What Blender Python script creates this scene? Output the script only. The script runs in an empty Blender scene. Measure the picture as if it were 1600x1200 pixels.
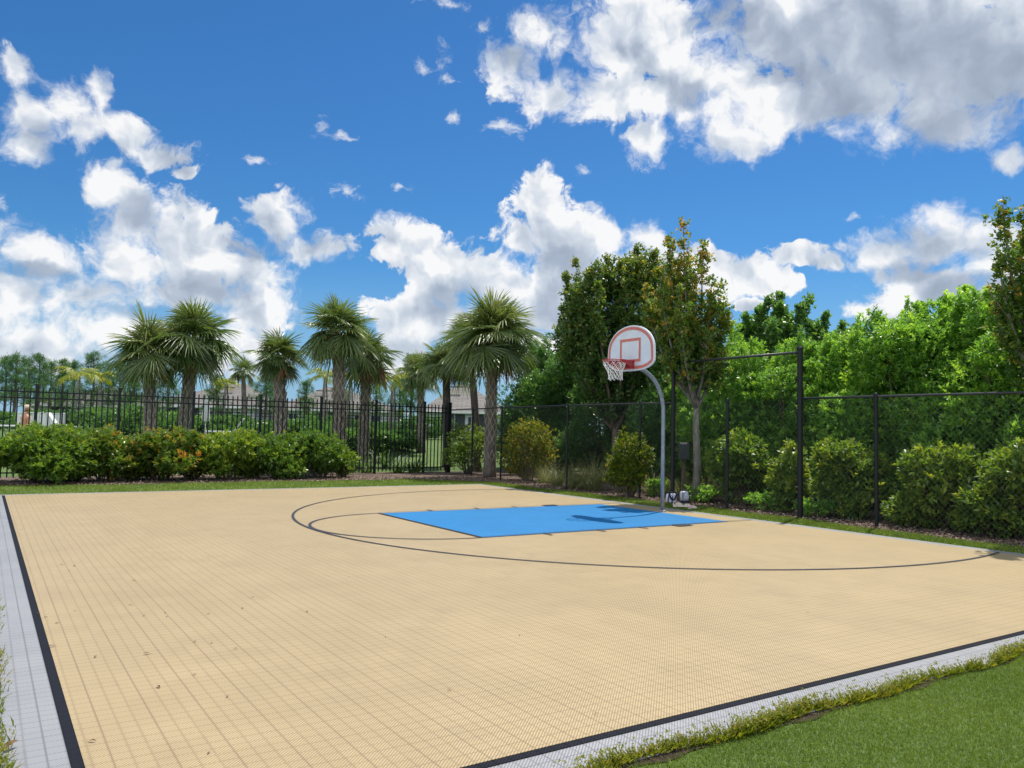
import bpy, math, random
import numpy as np
from mathutils import Vector, Matrix
R_ = math.radians
S = bpy.context.scene
COL = S.collection

# ------------------------------------------------------------------ camera
FPX, YAW, PITCH, ROLL, CH = 1257.5, 0.9904, 0.0581, 0.0204, 1.5836
fw = np.array([math.cos(PITCH)*math.cos(YAW), math.cos(PITCH)*math.sin(YAW), math.sin(PITCH)])
r0 = np.array([math.sin(YAW), -math.cos(YAW), 0.0]); u0 = np.cross(r0, fw)
rt = math.cos(ROLL)*r0 + math.sin(ROLL)*u0
up = -math.sin(ROLL)*r0 + math.cos(ROLL)*u0
cam = bpy.data.cameras.new('camera'); camo = bpy.data.objects.new('camera', cam); COL.objects.link(camo)
cam.sensor_width = 36; cam.lens = FPX/1600*36; cam.clip_end = 6000; cam.clip_start = 0.05
camo.matrix_world = Matrix(((rt[0], up[0], -fw[0], 0), (rt[1], up[1], -fw[1], 0), (rt[2], up[2], -fw[2], CH), (0, 0, 0, 1)))
S.camera = camo

def ray(x, y):
    return fw + rt*(x-800)/FPX + up*(600-y)/FPX
def at(x, y, d):
    """survey point: sight line (x, y) at forward distance d"""
    return np.array([0, 0, CH]) + ray(x, y)*d
def gnd(x, y):
    r = ray(x, y); t = -CH/r[2]; return (r[0]*t, r[1]*t)
def ss(a, b, x):
    t = np.clip((x-a)/(b-a), 0, 1); return t*t*(3-2*t)
def gz(x, y):
    """ground height"""
    return float(1.0*ss(26.8, 42, y) + 0.25*ss(42, 110, y))

# ------------------------------------------------------------------ materials
MATS = {}
class NT:
    def __init__(s, tree): s.t = tree; s.l = tree.links
    def n(s, typ, **kw):
        nd = s.t.nodes.new(typ)
        for k, v in kw.items():
            if k.startswith('i_'):
                key = k[2:]; key = int(key) if key.isdigit() else key
                s.set(nd.inputs[key], v)
            else: setattr(nd, k, v)
        return nd
    def set(s, inp, v):
        if isinstance(v, bpy.types.NodeSocket): s.l.new(v, inp)
        else: inp.default_value = v
    def m(s, op, a, b=None, c=None, clamp=False):
        nd = s.t.nodes.new('ShaderNodeMath'); nd.operation = op; nd.use_clamp = clamp
        s.set(nd.inputs[0], a)
        if b is not None: s.set(nd.inputs[1], b)
        if c is not None: s.set(nd.inputs[2], c)
        return nd.outputs[0]
    def v(s, op, a, b=None, c=None):
        nd = s.t.nodes.new('ShaderNodeVectorMath'); nd.operation = op
        s.set(nd.inputs[0], a)
        if b is not None: s.set(nd.inputs[1], b)
        if c is not None: s.set(nd.inputs[2], c)
        return nd.outputs['Value'] if op in ('LENGTH', 'DOT_PRODUCT') else nd.outputs[0]
    def mix(s, f, a, b, typ='MIX'):
        nd = s.t.nodes.new('ShaderNodeMix'); nd.data_type = 'RGBA'; nd.blend_type = typ
        s.set(nd.inputs[0], f); s.set(nd.inputs[6], a); s.set(nd.inputs[7], b)
        return nd.outputs[2]
    def ramp(s, f, lo, hi, a=0.0, b=1.0, smooth=True):
        nd = s.t.nodes.new('ShaderNodeMapRange'); nd.interpolation_type = 'SMOOTHSTEP' if smooth else 'LINEAR'
        s.set(nd.inputs[0], f)
        for i, q in ((1, lo), (2, hi), (3, a), (4, b)): s.set(nd.inputs[i], q)
        return nd.outputs[0]
    def noise(s, vec, scale, detail=3, rough=.5, out=0, dist=0.0):
        nd = s.n('ShaderNodeTexNoise', i_Scale=scale, i_Detail=detail, i_Roughness=rough, i_Distortion=dist)
        if vec is not None: s.l.new(vec, nd.inputs['Vector'])
        return nd.outputs[out]
def rgb(r, g, b): return (r, g, b, 1)
def newmat(name):
    m = bpy.data.materials.new(name); m.use_nodes = True
    t = NT(m.node_tree); b = m.node_tree.nodes['Principled BSDF']; o = m.node_tree.nodes['Material Output']
    MATS[name] = m
    return m, t, b, o
def plain(name, c, rough=.5, metal=0, spec=.5, var=.12, vscale=8, bump=0, bscale=60, coat=0):
    m, t, b, o = newmat(name)
    obj = t.n('ShaderNodeTexCoord').outputs['Object']
    f = t.noise(obj, vscale, 4, .6)
    lo = tuple(x*(1-var) for x in c); hi = tuple(min(1, x*(1+var)) for x in c)
    t.l.new(t.mix(t.ramp(f, .3, .7), rgb(*lo), rgb(*hi)), b.inputs['Base Color'])
    b.inputs['Roughness'].default_value = rough; b.inputs['Metallic'].default_value = metal
    b.inputs['Specular IOR Level'].default_value = spec; b.inputs['Coat Weight'].default_value = coat
    if bump:
        bn = t.n('ShaderNodeBump', i_Strength=bump, i_Distance=.01, i_Height=t.noise(obj, bscale, 5, .6)); t.l.new(bn.outputs[0], b.inputs['Normal'])
    return m
def leafmat(name, dark, mid, tip, trans=.4, rough=.4, tcol=None, spec=.5):
    """leaf: colour varies leaf by leaf (attribute 'tint'), light passes through"""
    m, t, b, o = newmat(name)
    a = t.n('ShaderNodeAttribute', attribute_name='tint').outputs['Fac']
    cr = t.n('ShaderNodeValToRGB'); t.l.new(a, cr.inputs[0])
    e = cr.color_ramp.elements
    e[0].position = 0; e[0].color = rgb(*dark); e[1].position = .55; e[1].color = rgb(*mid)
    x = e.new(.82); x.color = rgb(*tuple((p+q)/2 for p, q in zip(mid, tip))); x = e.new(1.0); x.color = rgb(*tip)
    t.l.new(cr.outputs[0], b.inputs['Base Color'])
    b.inputs['Roughness'].default_value = rough; b.inputs['Specular IOR Level'].default_value = spec
    tr = t.n('ShaderNodeBsdfTranslucent')
    tc = t.mix(1.0, cr.outputs[0], rgb(*(tcol or (1.6, 1.55, .6))), 'MULTIPLY')
    t.l.new(tc, tr.inputs[0])
    mx = t.n('ShaderNodeMixShader', i_0=trans); t.l.new(b.outputs[0], mx.inputs[1]); t.l.new(tr.outputs[0], mx.inputs[2])
    t.l.new(mx.outputs[0], o.inputs['Surface'])
    return m

# ------------------------------------------------------------------ object helpers
def tag(o, label=None, cat=None, group=None, kind=None):
    if label: o['label'] = label
    if cat: o['category'] = cat
    if group: o['group'] = group
    if kind: o['kind'] = kind
    return o
def empty(name, loc, label, cat, group=None, rz=0):
    o = bpy.data.objects.new(name, None); COL.objects.link(o); o.location = loc; o.rotation_euler.z = rz
    o.empty_display_size = .2
    return tag(o, label, cat, group)
def link(name, me, mat, parent=None, loc=(0, 0, 0), smooth=False):
    if mat and not me.materials: me.materials.append(mat)
    o = bpy.data.objects.new(name, me); COL.objects.link(o)
    if parent: o.parent = parent
    o.location = loc
    if smooth: me.polygons.foreach_set('use_smooth', [True]*len(me.polygons))
    return o
def copy_tree(o, parent=None):
    c = o.copy(); COL.objects.link(c); c.parent = parent
    for ch in list(o.children): copy_tree(ch, c)
    return c
class MB:
    def __init__(s): s.v = []; s.f = []
    def add(s, vs, fs):
        k = len(s.v); s.v.extend([tuple(map(float, p)) for p in vs]); s.f.extend([tuple(i+k for i in f) for f in fs]); return s
    def box(s, c, d, rz=0, bev=0, M=None):
        x, y, z = (q/2 for q in d); B = min(bev, x*.9, y*.9, z*.9)
        if B <= 0:
            P = [(sx*x, sy*y, sz*z) for sz in (-1, 1) for sy in (-1, 1) for sx in (-1, 1)]
            F = [(0, 2, 3, 1), (4, 5, 7, 6), (0, 1, 5, 4), (2, 6, 7, 3), (0, 4, 6, 2), (1, 3, 7, 5)]
        else:
            P = []
            for z_, q, c_ in ((-z, B, B*.3), (-z+B, 0, B), (z-B, 0, B), (z, B, B*.3)):
                X, Y = x-q, y-q
                P += [(X-c_, -Y, z_), (X, -Y+c_, z_), (X, Y-c_, z_), (X-c_, Y, z_), (-X+c_, Y, z_), (-X, Y-c_, z_), (-X, -Y+c_, z_), (-X+c_, -Y, z_)]
            F = [tuple(range(7, -1, -1)), tuple(range(24, 32))]
            for L in range(3):
                for i in range(8): F.append((L*8+i, L*8+(i+1) % 8, L*8+8+(i+1) % 8, L*8+8+i))
        ca, sa = math.cos(rz), math.sin(rz)
        P = [(p[0]*ca-p[1]*sa, p[0]*sa+p[1]*ca, p[2]) for p in P]
        if M is not None: P = [tuple(M @ Vector(p)) for p in P]
        return s.add([(p[0]+c[0], p[1]+c[1], p[2]+c[2]) for p in P], F)
    def tube(s, pts, rad, n=8, cap=True):
        pts = [np.array(p, float) for p in pts]; N = len(pts)
        if not hasattr(rad, '__len__'): rad = [rad]*N
        V = []; F = []; ref = None
        for i, p in enumerate(pts):
            t = pts[min(i+1, N-1)] - pts[max(i-1, 0)]; t = t/(np.linalg.norm(t)+1e-12)
            if ref is None: ref = np.array([1., 0, 0]) if abs(t[0]) < .9 else np.array([0, 1., 0])
            a = ref - t*(ref@t); a /= np.linalg.norm(a); ref = a; b = np.cross(t, a)
            for k in range(n):
                w = 2*math.pi*k/n; V.append(p + rad[i]*(a*math.cos(w)+b*math.sin(w)))
        for i in range(N-1):
            for k in range(n): F.append((i*n+k, i*n+(k+1) % n, i*n+n+(k+1) % n, i*n+n+k))
        if cap: F.append(tuple(range(n-1, -1, -1))); F.append(tuple(range((N-1)*n, N*n)))
        return s.add(V, F)
    def build(s, name, mat, parent=None, smooth=False, loc=(0, 0, 0)):
        me = bpy.data.meshes.new(name); me.from_pydata(s.v, [], s.f); me.update()
        return link(name, me, mat, parent, loc, smooth)
    def lathe(s, prof, n=16, c=(0, 0, 0)):
        V = [(c[0]+r*math.cos(2*math.pi*k/n), c[1]+r*math.sin(2*math.pi*k/n), c[2]+z) for r, z in prof for k in range(n)]
        F = [(i*n+k, i*n+(k+1) % n, i*n+n+(k+1) % n, i*n+n+k) for i in range(len(prof)-1) for k in range(n)]
        F.append(tuple(range(n-1, -1, -1))); F.append(tuple(range((len(prof)-1)*n, len(prof)*n)))
        return s.add(V, F)
def quadmesh(name, V, nq, tint=None):
    """V: (nq*4,3) array, one quad per four vertices"""
    me = bpy.data.meshes.new(name)
    me.vertices.add(nq*4); me.vertices.foreach_set('co', V.astype(np.float32).ravel())
    me.loops.add(nq*4); me.loops.foreach_set('vertex_index', np.arange(nq*4, dtype=np.int32))
    me.polygons.add(nq); me.polygons.foreach_set('loop_start', np.arange(0, nq*4, 4, dtype=np.int32))
    me.polygons.foreach_set('loop_total', np.full(nq, 4, dtype=np.int32))
    if tint is not None:
        a = me.attributes.new('tint', 'FLOAT', 'FACE'); a.data.foreach_set('value', tint.astype(np.float32))
    me.update(calc_edges=True); return me
def nrm(a): return a/(np.linalg.norm(a, axis=-1, keepdims=True)+1e-9)
def leaves(rng, P, D, L, W, fold=.18, wide=.5):
    """rhombic leaves: base P, direction D, random roll biased to face the sky"""
    n = len(P); D = nrm(D)
    upv = np.array([0, 0, 1.0]) + rng.normal(0, .55, (n, 3))
    Nn = nrm(upv - D*(upv*D).sum(1, keepdims=True)); B = np.cross(D, Nn)
    L = L[:, None] if hasattr(L, '__len__') else L; W = W[:, None] if hasattr(W, '__len__') else W
    q = np.empty((n, 4, 3)); mid = P + D*L*wide
    q[:, 0] = P; q[:, 1] = mid + B*W/2 + Nn*L*fold*.4; q[:, 2] = P + D*L - Nn*L*fold*.5; q[:, 3] = mid - B*W/2 + Nn*L*fold*.4
    return q.reshape(-1, 3)
def sprigs(rng, C, A, k, L, W, spread=.9, jit=.35, stem=.0):
    """k leaves in a rosette at every sprig centre C, axis A"""
    n = len(C); A = nrm(A)
    C2 = np.repeat(C, k, 0); A2 = np.repeat(A, k, 0)
    rd = rng.normal(0, 1, (n*k, 3)); rd = nrm(rd - A2*(rd*A2).sum(1, keepdims=True))
    sp = spread*rng.uniform(.45, 1.15, (n*k, 1))
    D = A2*np.cos(sp) + rd*np.sin(sp)
    off = A2*(rng.uniform(-jit, .1, (n*k, 1)) * L * 2)
    Ls = L*rng.uniform(.65, 1.2, n*k)
    return leaves(rng, C2+off, D, Ls, Ls*W/L)

# ------------------------------------------------------------------ light and sky
SUN_EL, SUN_AZ = R_(65.5), math.atan2(.45, 1.0)       # the sun stands ahead and to the right
w = bpy.data.worlds.new('World'); S.world = w; w.use_nodes = True
wt = NT(w.node_tree); bg = w.node_tree.nodes['Background']
w.cycles.sampling_method = 'MANUAL'; w.cycles.sample_map_resolution = 512
sky = wt.n('ShaderNodeTexSky', sky_type='NISHITA', sun_disc=False, sun_elevation=SUN_EL, sun_rotation=math.pi/2-SUN_AZ, air_density=1.0, dust_density=.4, ozone_density=2.5)
dirv = wt.n('ShaderNodeTexCoord').outputs['Generated']
sep = wt.n('ShaderNodeSeparateXYZ'); wt.l.new(dirv, sep.inputs[0])
az = wt.m('ARCTAN2', sep.outputs[1], sep.outputs[0]); el = wt.m('ARCSINE', sep.outputs[2])
cmb = wt.n('ShaderNodeCombineXYZ'); wt.l.new(az, cmb.inputs[0]); wt.l.new(el, cmb.inputs[1]); P_ = cmb.outputs[0]
def azel(x, y):
    d = ray(x, y); d = d/np.linalg.norm(d); return math.atan2(d[1], d[0]), math.asin(d[2])
def blobfield(lst, vec, k=.28):
    acc = None
    for (x, y, rx, ry) in lst:
        a, e = azel(x, y); a2, _ = azel(x+rx, y); a1, _ = azel(x-rx, y); _, e2 = azel(x, y-ry); _, e1 = azel(x, y+ry)
        ra, re = abs(a2-a1)/2, abs(e2-e1)/2
        nd = wt.v('MULTIPLY_ADD', vec, (1/ra, 1/re, 0), (-a/ra, -e/re, 0))
        L = wt.v('LENGTH', nd)
        if acc is None: acc = L
        else: acc = wt.m('SMOOTH_MIN', acc, L, k)
    return acc
CL = [(40,185,55,50),(20,105,35,35),(95,160,45,40),(150,140,26,36),(35,235,40,38),(118,195,40,32),(185,200,42,34),(240,240,52,24),(285,264,26,12),
 (190,290,60,40),(235,345,80,64),(300,390,90,54),(385,420,75,46),(205,410,64,52),(430,345,42,34),(490,385,68,26),(60,405,76,44),(25,470,74,60),
 (130,470,95,50),(280,460,125,44),(400,480,80,50),(60,545,130,42),(200,530,130,42),(380,545,70,50),
 (640,385,56,40),(690,430,64,54),(760,430,74,38),(850,320,46,48),(880,380,95,50),(940,370,64,38),(1010,370,38,30),(700,500,105,60),(820,470,86,60),(640,500,56,46),(640,555,60,40),
 (900,440,105,50),(1010,420,84,44),(820,550,70,56),(770,545,60,44),(1150,425,84,34),(1205,440,50,20),(1115,400,30,24),(1165,475,26,14),
 (1255,402,52,15),(1312,412,55,14),(1400,390,72,38),(1480,380,84,50),(1545,400,95,68),(1450,440,105,42),(1380,485,56,16),(1560,475,60,42),
 (795,110,46,50),(850,60,45,46),(850,150,62,34),(1000,60,110,76),(960,150,115,46),(1090,130,125,76),(1155,215,50,40),(1210,180,95,50),(1310,140,140,72),
 (1400,80,220,116),(1550,110,170,115),(1480,195,95,50),(1015,215,42,26),(1250,20,220,80),(1585,250,34,20)]
WI = [(8,320,22,20),(403,255,34,12),(508,190,16,22),(536,207,20,14),(535,305,42,15),(628,297,25,13),(712,184,16,12),(788,197,28,20),(700,8,48,13),(690,90,20,28),(700,125,24,13),(895,28,50,26),(915,270,16,8),(820,292,12,16),(1345,338,20,8),(150,395,40,30),(760,40,20,20),(1000,250,40,16),(430,292,14,5),(650,105,20,14)]
GR = [(1420,110,230,115),(1570,140,160,110),(1480,205,90,46),(1270,60,120,60),(1130,25,60,30),(215,325,42,34),(330,440,66,26),(60,425,60,14),(690,465,46,36),(880,405,44,24),(1500,455,90,26),(400,385,50,16),(1080,150,40,26),(860,480,50,40),(260,500,80,14),(1420,420,60,18)]
# clouds: masses placed round the sky, edges broken by two noises, light from the sun side
def n2d(vec, scale, detail, rough, out=0):
    nd = wt.n('ShaderNodeTexNoise', noise_dimensions='2D', i_Scale=scale, i_Detail=detail, i_Roughness=rough); wt.l.new(vec, nd.inputs['Vector']); return nd.outputs[out]
def v2d(vec, scale, detail):
    nd = wt.n('ShaderNodeTexVoronoi', voronoi_dimensions='2D', feature='F1', i_Scale=scale, i_Detail=detail, i_Roughness=.5); nd.normalize = True
    wt.l.new(vec, nd.inputs['Vector']); return nd.outputs['Distance']
warp = n2d(P_, 11, 4, .6, 1)
Pw = wt.v('MULTIPLY_ADD', wt.v('SUBTRACT', warp, (.5, .5, .5)), (.05, .04, 0), P_)
lenf = blobfield(CL, Pw, .25)
for (a_, e_, ra, re_) in ((2.6, .6, .5, .28), (3.0, .25, .6, .2), (-2.7, .5, .5, .3), (-2.1, .8, .5, .3), (-1.6, .35, .5, .22), (-1.0, .7, .45, .25), (-.5, .35, .4, .18), (2.0, .85, .45, .22), (.2, 1.0, .4, .2), (-2.9, 1.0, .9, .22), (1.0, 1.2, .8, .12)):
    lenf = wt.m('SMOOTH_MIN', lenf, wt.v('LENGTH', wt.v('MULTIPLY_ADD', Pw, (1/ra, 1/re_, 0), (-a_/ra, -e_/re_, 0))), .3)   # unseen clouds behind and overhead, added to raise and whiten the ambient light
M = wt.m('SUBTRACT', 1.11, lenf)
nh = n2d(Pw, 30, 9, .66)
vh = v2d(Pw, 30, 3)
sunv = (-.012, .022, 0)
Ps = wt.v('ADD', Pw, sunv)
nl, nl2 = n2d(Pw, 13, 4, .5), n2d(Ps, 13, 4, .5)
vl, vl2 = v2d(Pw, 22, 2), v2d(Ps, 22, 2)
dens = wt.m('ADD', wt.m('MULTIPLY_ADD', wt.m('SUBTRACT', nh, .5), 1.6, M), wt.m('MULTIPLY', wt.m('SUBTRACT', .40, vh), .85))
dens = wt.m('MULTIPLY_ADD', wt.m('SUBTRACT', nl, .5), 1.0, dens)
soft = wt.ramp(n2d(P_, 5, 2, .5), .38, .62)
alpha = wt.ramp(dens, .0, wt.m('MULTIPLY_ADD', soft, .65, .26))
wsp = wt.m('MULTIPLY_ADD', wt.m('SUBTRACT', n2d(wt.v('MULTIPLY', Pw, (1, 1.5, 1)), 34, 8, .7), .5), 3.4, wt.m('SUBTRACT', .95, blobfield(WI, Pw, .2)))
alpha = wt.m('MAXIMUM', alpha, wt.m('MULTIPLY', wt.ramp(wsp, .1, 1.5), .85))
rel = wt.m('ADD', wt.m('MULTIPLY', wt.m('SUBTRACT', nl, nl2), 1.7), wt.m('MULTIPLY', wt.m('SUBTRACT', vl2, vl), .55))
rel = wt.m('MULTIPLY_ADD', wt.m('SUBTRACT', nh, .5), .25, rel)
thick = wt.ramp(dens, .25, 1.5)
grey = wt.ramp(wt.m('ADD', blobfield(GR, Pw, .5), wt.m('MULTIPLY', wt.m('SUBTRACT', nl, .5), .8)), .35, 1.35, 1.0, 0.0)
lit = wt.m('ADD', .92, wt.m('MULTIPLY', rel, wt.m('SUBTRACT', 1.0, wt.m('MULTIPLY', grey, .55))))
lit = wt.m('SUBTRACT', lit, wt.m('MULTIPLY', thick, .13))
lit = wt.m('SUBTRACT', lit, wt.m('MULTIPLY', grey, .50), clamp=True)
lcr = wt.n('ShaderNodeValToRGB'); wt.l.new(lit, lcr.inputs[0]); e = lcr.color_ramp.elements
e[0].position = 0; e[0].color = rgb(.25, .30, .40); e[1].position = 1; e[1].color = rgb(1.0, 1.0, 1.0)
x = e.new(.42); x.color = rgb(.44, .51, .62); x = e.new(.76); x.color = rgb(.70, .76, .84)
SKY_K = 0.1
# clouds behind the camera, taken as front-lit, are brightened as added fill light
back_fill = wt.ramp(wt.v('DOT_PRODUCT', dirv, (-float(fw[0]), -float(fw[1]), 0)), -.35, .7, 1.0, 2.2)
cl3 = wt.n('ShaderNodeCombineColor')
for i in range(3): wt.l.new(wt.m('MULTIPLY', back_fill, .82/SKY_K), cl3.inputs[i])
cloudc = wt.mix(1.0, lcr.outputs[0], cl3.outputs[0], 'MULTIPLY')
hs = wt.n('ShaderNodeHueSaturation', i_Saturation=1.18, i_Value=1.0); wt.l.new(sky.outputs[0], hs.inputs['Color'])
skyc = wt.mix(1.0, hs.outputs[0], rgb(.37, .69, .91), 'MULTIPLY')
low = wt.ramp(el, .0, .22, 1, 0)          # paler, hazier air near the horizon
skyc = wt.mix(wt.m('MULTIPLY', low, .75), skyc, rgb(2.7, 4.3, 6.4))
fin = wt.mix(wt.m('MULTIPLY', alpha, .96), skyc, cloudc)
for nd in w.node_tree.nodes:
    if nd.bl_idname == 'ShaderNodeMix': nd.clamp_result = False; nd.clamp_factor = True
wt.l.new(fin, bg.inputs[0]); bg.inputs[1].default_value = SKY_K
sun = bpy.data.lights.new('sun', 'SUN'); sun.energy = 4.2; sun.angle = R_(.53); sun.color = (1, .955, .88)
suno = bpy.data.objects.new('sun', sun); COL.objects.link(suno)
sd = Vector((math.cos(SUN_EL)*math.cos(SUN_AZ), math.cos(SUN_EL)*math.sin(SUN_AZ), math.sin(SUN_EL)))
suno.rotation_euler = sd.to_track_quat('Z', 'Y').to_euler(); suno.location = (10, 5, 30)
S.view_settings.view_transform = 'Standard'; S.view_settings.look = 'None'; S.view_settings.exposure = .25; S.view_settings.gamma = 1
S.cycles.max_bounces = 8; S.cycles.transparent_max_bounces = 8; S.cycles.transmission_bounces = 4; S.cycles.diffuse_bounces = 3
S.cycles.use_denoising = False if False else True
S.cycles.sample_clamp_indirect = 6

# ------------------------------------------------------------------ ground
X0, X1, Y0, Y1 = .4675, 12.0, 3.3205, 20.02
def gmat():
    m, t, b, o = newmat('lawn_soil')
    geo = t.n('ShaderNodeNewGeometry').outputs['Position']
    a = t.noise(geo, 1.3, 5, .6); c = t.noise(geo, 60, 4, .7)
    col = t.mix(t.ramp(a, .3, .7), rgb(.085, .15, .022), rgb(.13, .20, .032))
    col = t.mix(t.ramp(c, .35, .7), col, rgb(.055, .10, .018))
    t.l.new(col, b.inputs['Base Color']); b.inputs['Roughness'].default_value = .9
    t.l.new(t.n('ShaderNodeBump', i_Strength=.6, i_Distance=.02, i_Height=c).outputs[0], b.inputs['Normal'])
gmat()
xs = [-3000, -600, -150, -60] + list(np.arange(-30, 61, 3)) + [80, 150, 600, 3000]
ys = [-3000, -600, -100, -30, 0, 20, 26] + list(np.arange(26.8, 46, 1.0)) + [50, 60, 80, 110, 150, 600, 3000]
gm = MB(); gm.v = [(x, y, gz(x, y)) for y in ys for x in xs]
nx = len(xs); gm.f = [(j*nx+i, j*nx+i+1, (j+1)*nx+i+1, (j+1)*nx+i) for j in range(len(ys)-1) for i in range(nx-1)]
tag(gm.build('ground', MATS['lawn_soil'], smooth=True), kind='structure')

def mulchmat():
    m, t, b, o = newmat('mulch')
    geo = t.n('ShaderNodeNewGeometry').outputs['Position']
    v = t.n('ShaderNodeTexVoronoi', feature='F1', i_Scale=34.0, i_Randomness=1.0); t.l.new(t.v('MULTIPLY', geo, (1, .55, 1)), v.inputs['Vector'])
    h = t.n('ShaderNodeSeparateColor'); t.l.new(v.outputs['Color'], h.inputs[0])
    col = t.mix(h.outputs[0], rgb(.06, .036, .024), rgb(.21, .135, .095))
    col = t.mix(t.ramp(h.outputs[1], .8, .95), col, rgb(.36, .28, .21))
    col = t.mix(t.ramp(t.noise(geo, 1.4, 4, .6), .4, .75), col, rgb(.07, .045, .03))
    t.l.new(col, b.inputs['Base Color']); b.inputs['Roughness'].default_value = .9
    t.l.new(t.n('ShaderNodeBump', i_Strength=1.0, i_Distance=.03, i_Height=v.outputs['Distance']).outputs[0], b.inputs['Normal'])
mulchmat()
rng = np.random.default_rng(5)
def wav(s, k): return .12*math.sin(s*1.1+k)+.07*math.sin(s*2.7+2*k)
def far_edge(x): return 22.85+wav(x, 1) if x < 11.2 else 22.85+wav(x, 1) - (x-11.2)*1.15
def right_edge(y): return 13.05+wav(y, 3)*.8+.25*math.exp(-((y-12.5)/1.5)**2)
mm = MB()
def strip(pa, pb):
    k = len(mm.v); n = len(pa)
    mm.v += [(*p, .006) for p in pa]+[(*p, .006) for p in pb]
    mm.f += [(k+i, k+i+1, k+n+i+1, k+n+i) for i in range(n-1)]
xa = np.linspace(-12, 12.6, 70); strip([(x, far_edge(x)) for x in xa], [(x, 26.79) for x in xa])
ya = np.linspace(-8, 21.24, 70); strip([(26, y) for y in ya], [(right_edge(y), y) for y in ya])
strip([(12.6, 21.24), (26, 21.24)], [(12.6, 26.79), (26, 26.79)])
tag(mm.build('mulch_bed', MATS['mulch']), kind='structure')

def tilemat(name, c1, c2, groove, rough=.5, strong=1.0):
    m, t, b, o = newmat(name)
    geo = t.n('ShaderNodeNewGeometry').outputs['Position']
    sp = t.n('ShaderNodeSeparateXYZ'); t.l.new(geo, sp.inputs[0]); X, Y = sp.outputs[0], sp.outputs[1]
    p = .0847
    def line(c, per, wd, off=0.0):
        f = t.m('ABSOLUTE', t.m('SUBTRACT', t.m('FRACT', t.m('DIVIDE', t.m('ADD', c, 100-off), per)), .5))
        return t.ramp(f, .5-wd/per, .5-wd/per*.45)
    gx = line(X, p, .0075, .468); gy = line(Y, p, .0065, 3.32)
    sx = line(X, p*3, .0055, .468); sy = line(Y, p*3, .0055, 3.32)
    rib = t.m('ABSOLUTE', t.m('SUBTRACT', t.m('FRACT', t.m('DIVIDE', t.m('ADD', t.m('SUBTRACT', X, Y), 100), p/4)), .5))
    rib = t.ramp(rib, .22, .36)
    cell = t.n('ShaderNodeTexWhiteNoise', noise_dimensions='2D')
    fl = t.v('FLOOR', t.v('DIVIDE', geo, (p*3, p*3, 1))); t.l.new(fl, cell.inputs['Vector'])
    col = t.mix(rib, rgb(*c1), rgb(*c2))
    col = t.mix(t.m('MULTIPLY', gy, .55*strong), col, rgb(*groove)); col = t.mix(t.m('MULTIPLY', gx, .52*strong), col, rgb(*groove))
    col = t.mix(t.m('MULTIPLY', t.m('MAXIMUM', sx, t.m('MULTIPLY', sy, .6)), .28), col, rgb(*tuple(q*.45 for q in groove)))
    big = t.m('MULTIPLY', t.ramp(t.noise(geo, .7, 5, .6), .3, .75, 1.02, .92), t.ramp(t.noise(t.v('MULTIPLY', geo, (1, .35, 1)), 2.2, 6, .7, 0, 1.5), .52, .8, 1.0, .93))
    spk = t.ramp(t.noise(geo, 9, 6, .7), .62, .8, 1.0, .86)
    mul = t.m('MULTIPLY', t.m('MULTIPLY', big, spk), t.m('MULTIPLY_ADD', cell.outputs[0], .07, .965))
    cc = t.n('ShaderNodeCombineColor')
    for i in range(3): t.l.new(mul, cc.inputs[i])
    col = t.mix(1.0, col, cc.outputs[0], 'MULTIPLY')
    t.l.new(col, b.inputs['Base Color']); b.inputs['Roughness'].default_value = rough; b.inputs['Specular IOR Level'].default_value = .35 if rough < .7 else .12
    return m
tilemat('tile_beige', (.475, .365, .20), (.28, .207, .108), (.265, .188, .10))
tilemat('tile_blue', (.012, .195, .45), (.010, .155, .375), (.03, .16, .42), strong=.5)
tilemat('tile_grey', (.345, .345, .35), (.20, .20, .205), (.17, .17, .17))
tilemat('tile_black', (.016, .018, .026), (.008, .009, .012), (.004, .005, .006), rough=.8)
def slab(name, x0, x1, y0, y1, z, mat, thick=.0, nx=1):
    b = MB(); b.add([(x0, y0, z), (x1, y0, z), (x1, y1, z), (x0, y1, z)], [(0, 1, 2, 3)])
    if thick: b.add([(x0, y0, z), (x1, y0, z), (x1, y1, z), (x0, y1, z), (x0, y0, z-thick), (x1, y0, z-thick), (x1, y1, z-thick), (x0, y1, z-thick)], [(0, 4, 5, 1), (1, 5, 6, 2), (2, 6, 7, 3), (3, 7, 4, 0)])
    return tag(b.build(name, MATS[mat]), kind='structure')
BW = .052
slab('court_border', X0-.32, X1+.27, Y0-.34, Y1+.27, .010, 'tile_grey', .012)
slab('court_perimeter_line', X0-BW, X1+.03, Y0-BW, Y1+.035, .014, 'tile_black', .003)
slab('court_surface', X0, X1, Y0, Y1, .018, 'tile_beige', .003)
KX, KY, KE, HW = 6.16, 11.9458, 11.39, 1.83
slab('court_key', KX, KE, KY-HW, KY+HW, .022, 'tile_blue')
lm = MB()
def arc(cx, cy, r, w_, a0, a1, n, z=.026):
    V = []; 
    for i in range(n+1):
        a = a0+(a1-a0)*i/n
        V += [(cx+(r-w_/2)*math.cos(a), cy+(r-w_/2)*math.sin(a), z), (cx+(r+w_/2)*math.cos(a), cy+(r+w_/2)*math.sin(a), z)]
    lm.add(V, [(2*i, 2*i+1, 2*i+3, 2*i+2) for i in range(n)])
def rect(x0, x1, y0, y1, z=.026): lm.add([(x0, y0, z), (x1, y0, z), (x1, y1, z), (x0, y1, z)], [(0, 1, 2, 3)])
R3, XC, LW = 6.335, 10.628, .046
a_ = math.acos((X1-XC)/R3)
arc(XC, KY, R3, LW, a_, 2*math.pi-a_, 140)
arc(KX, KY, HW, LW, math.pi/2, math.pi*1.5, 60)
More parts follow.
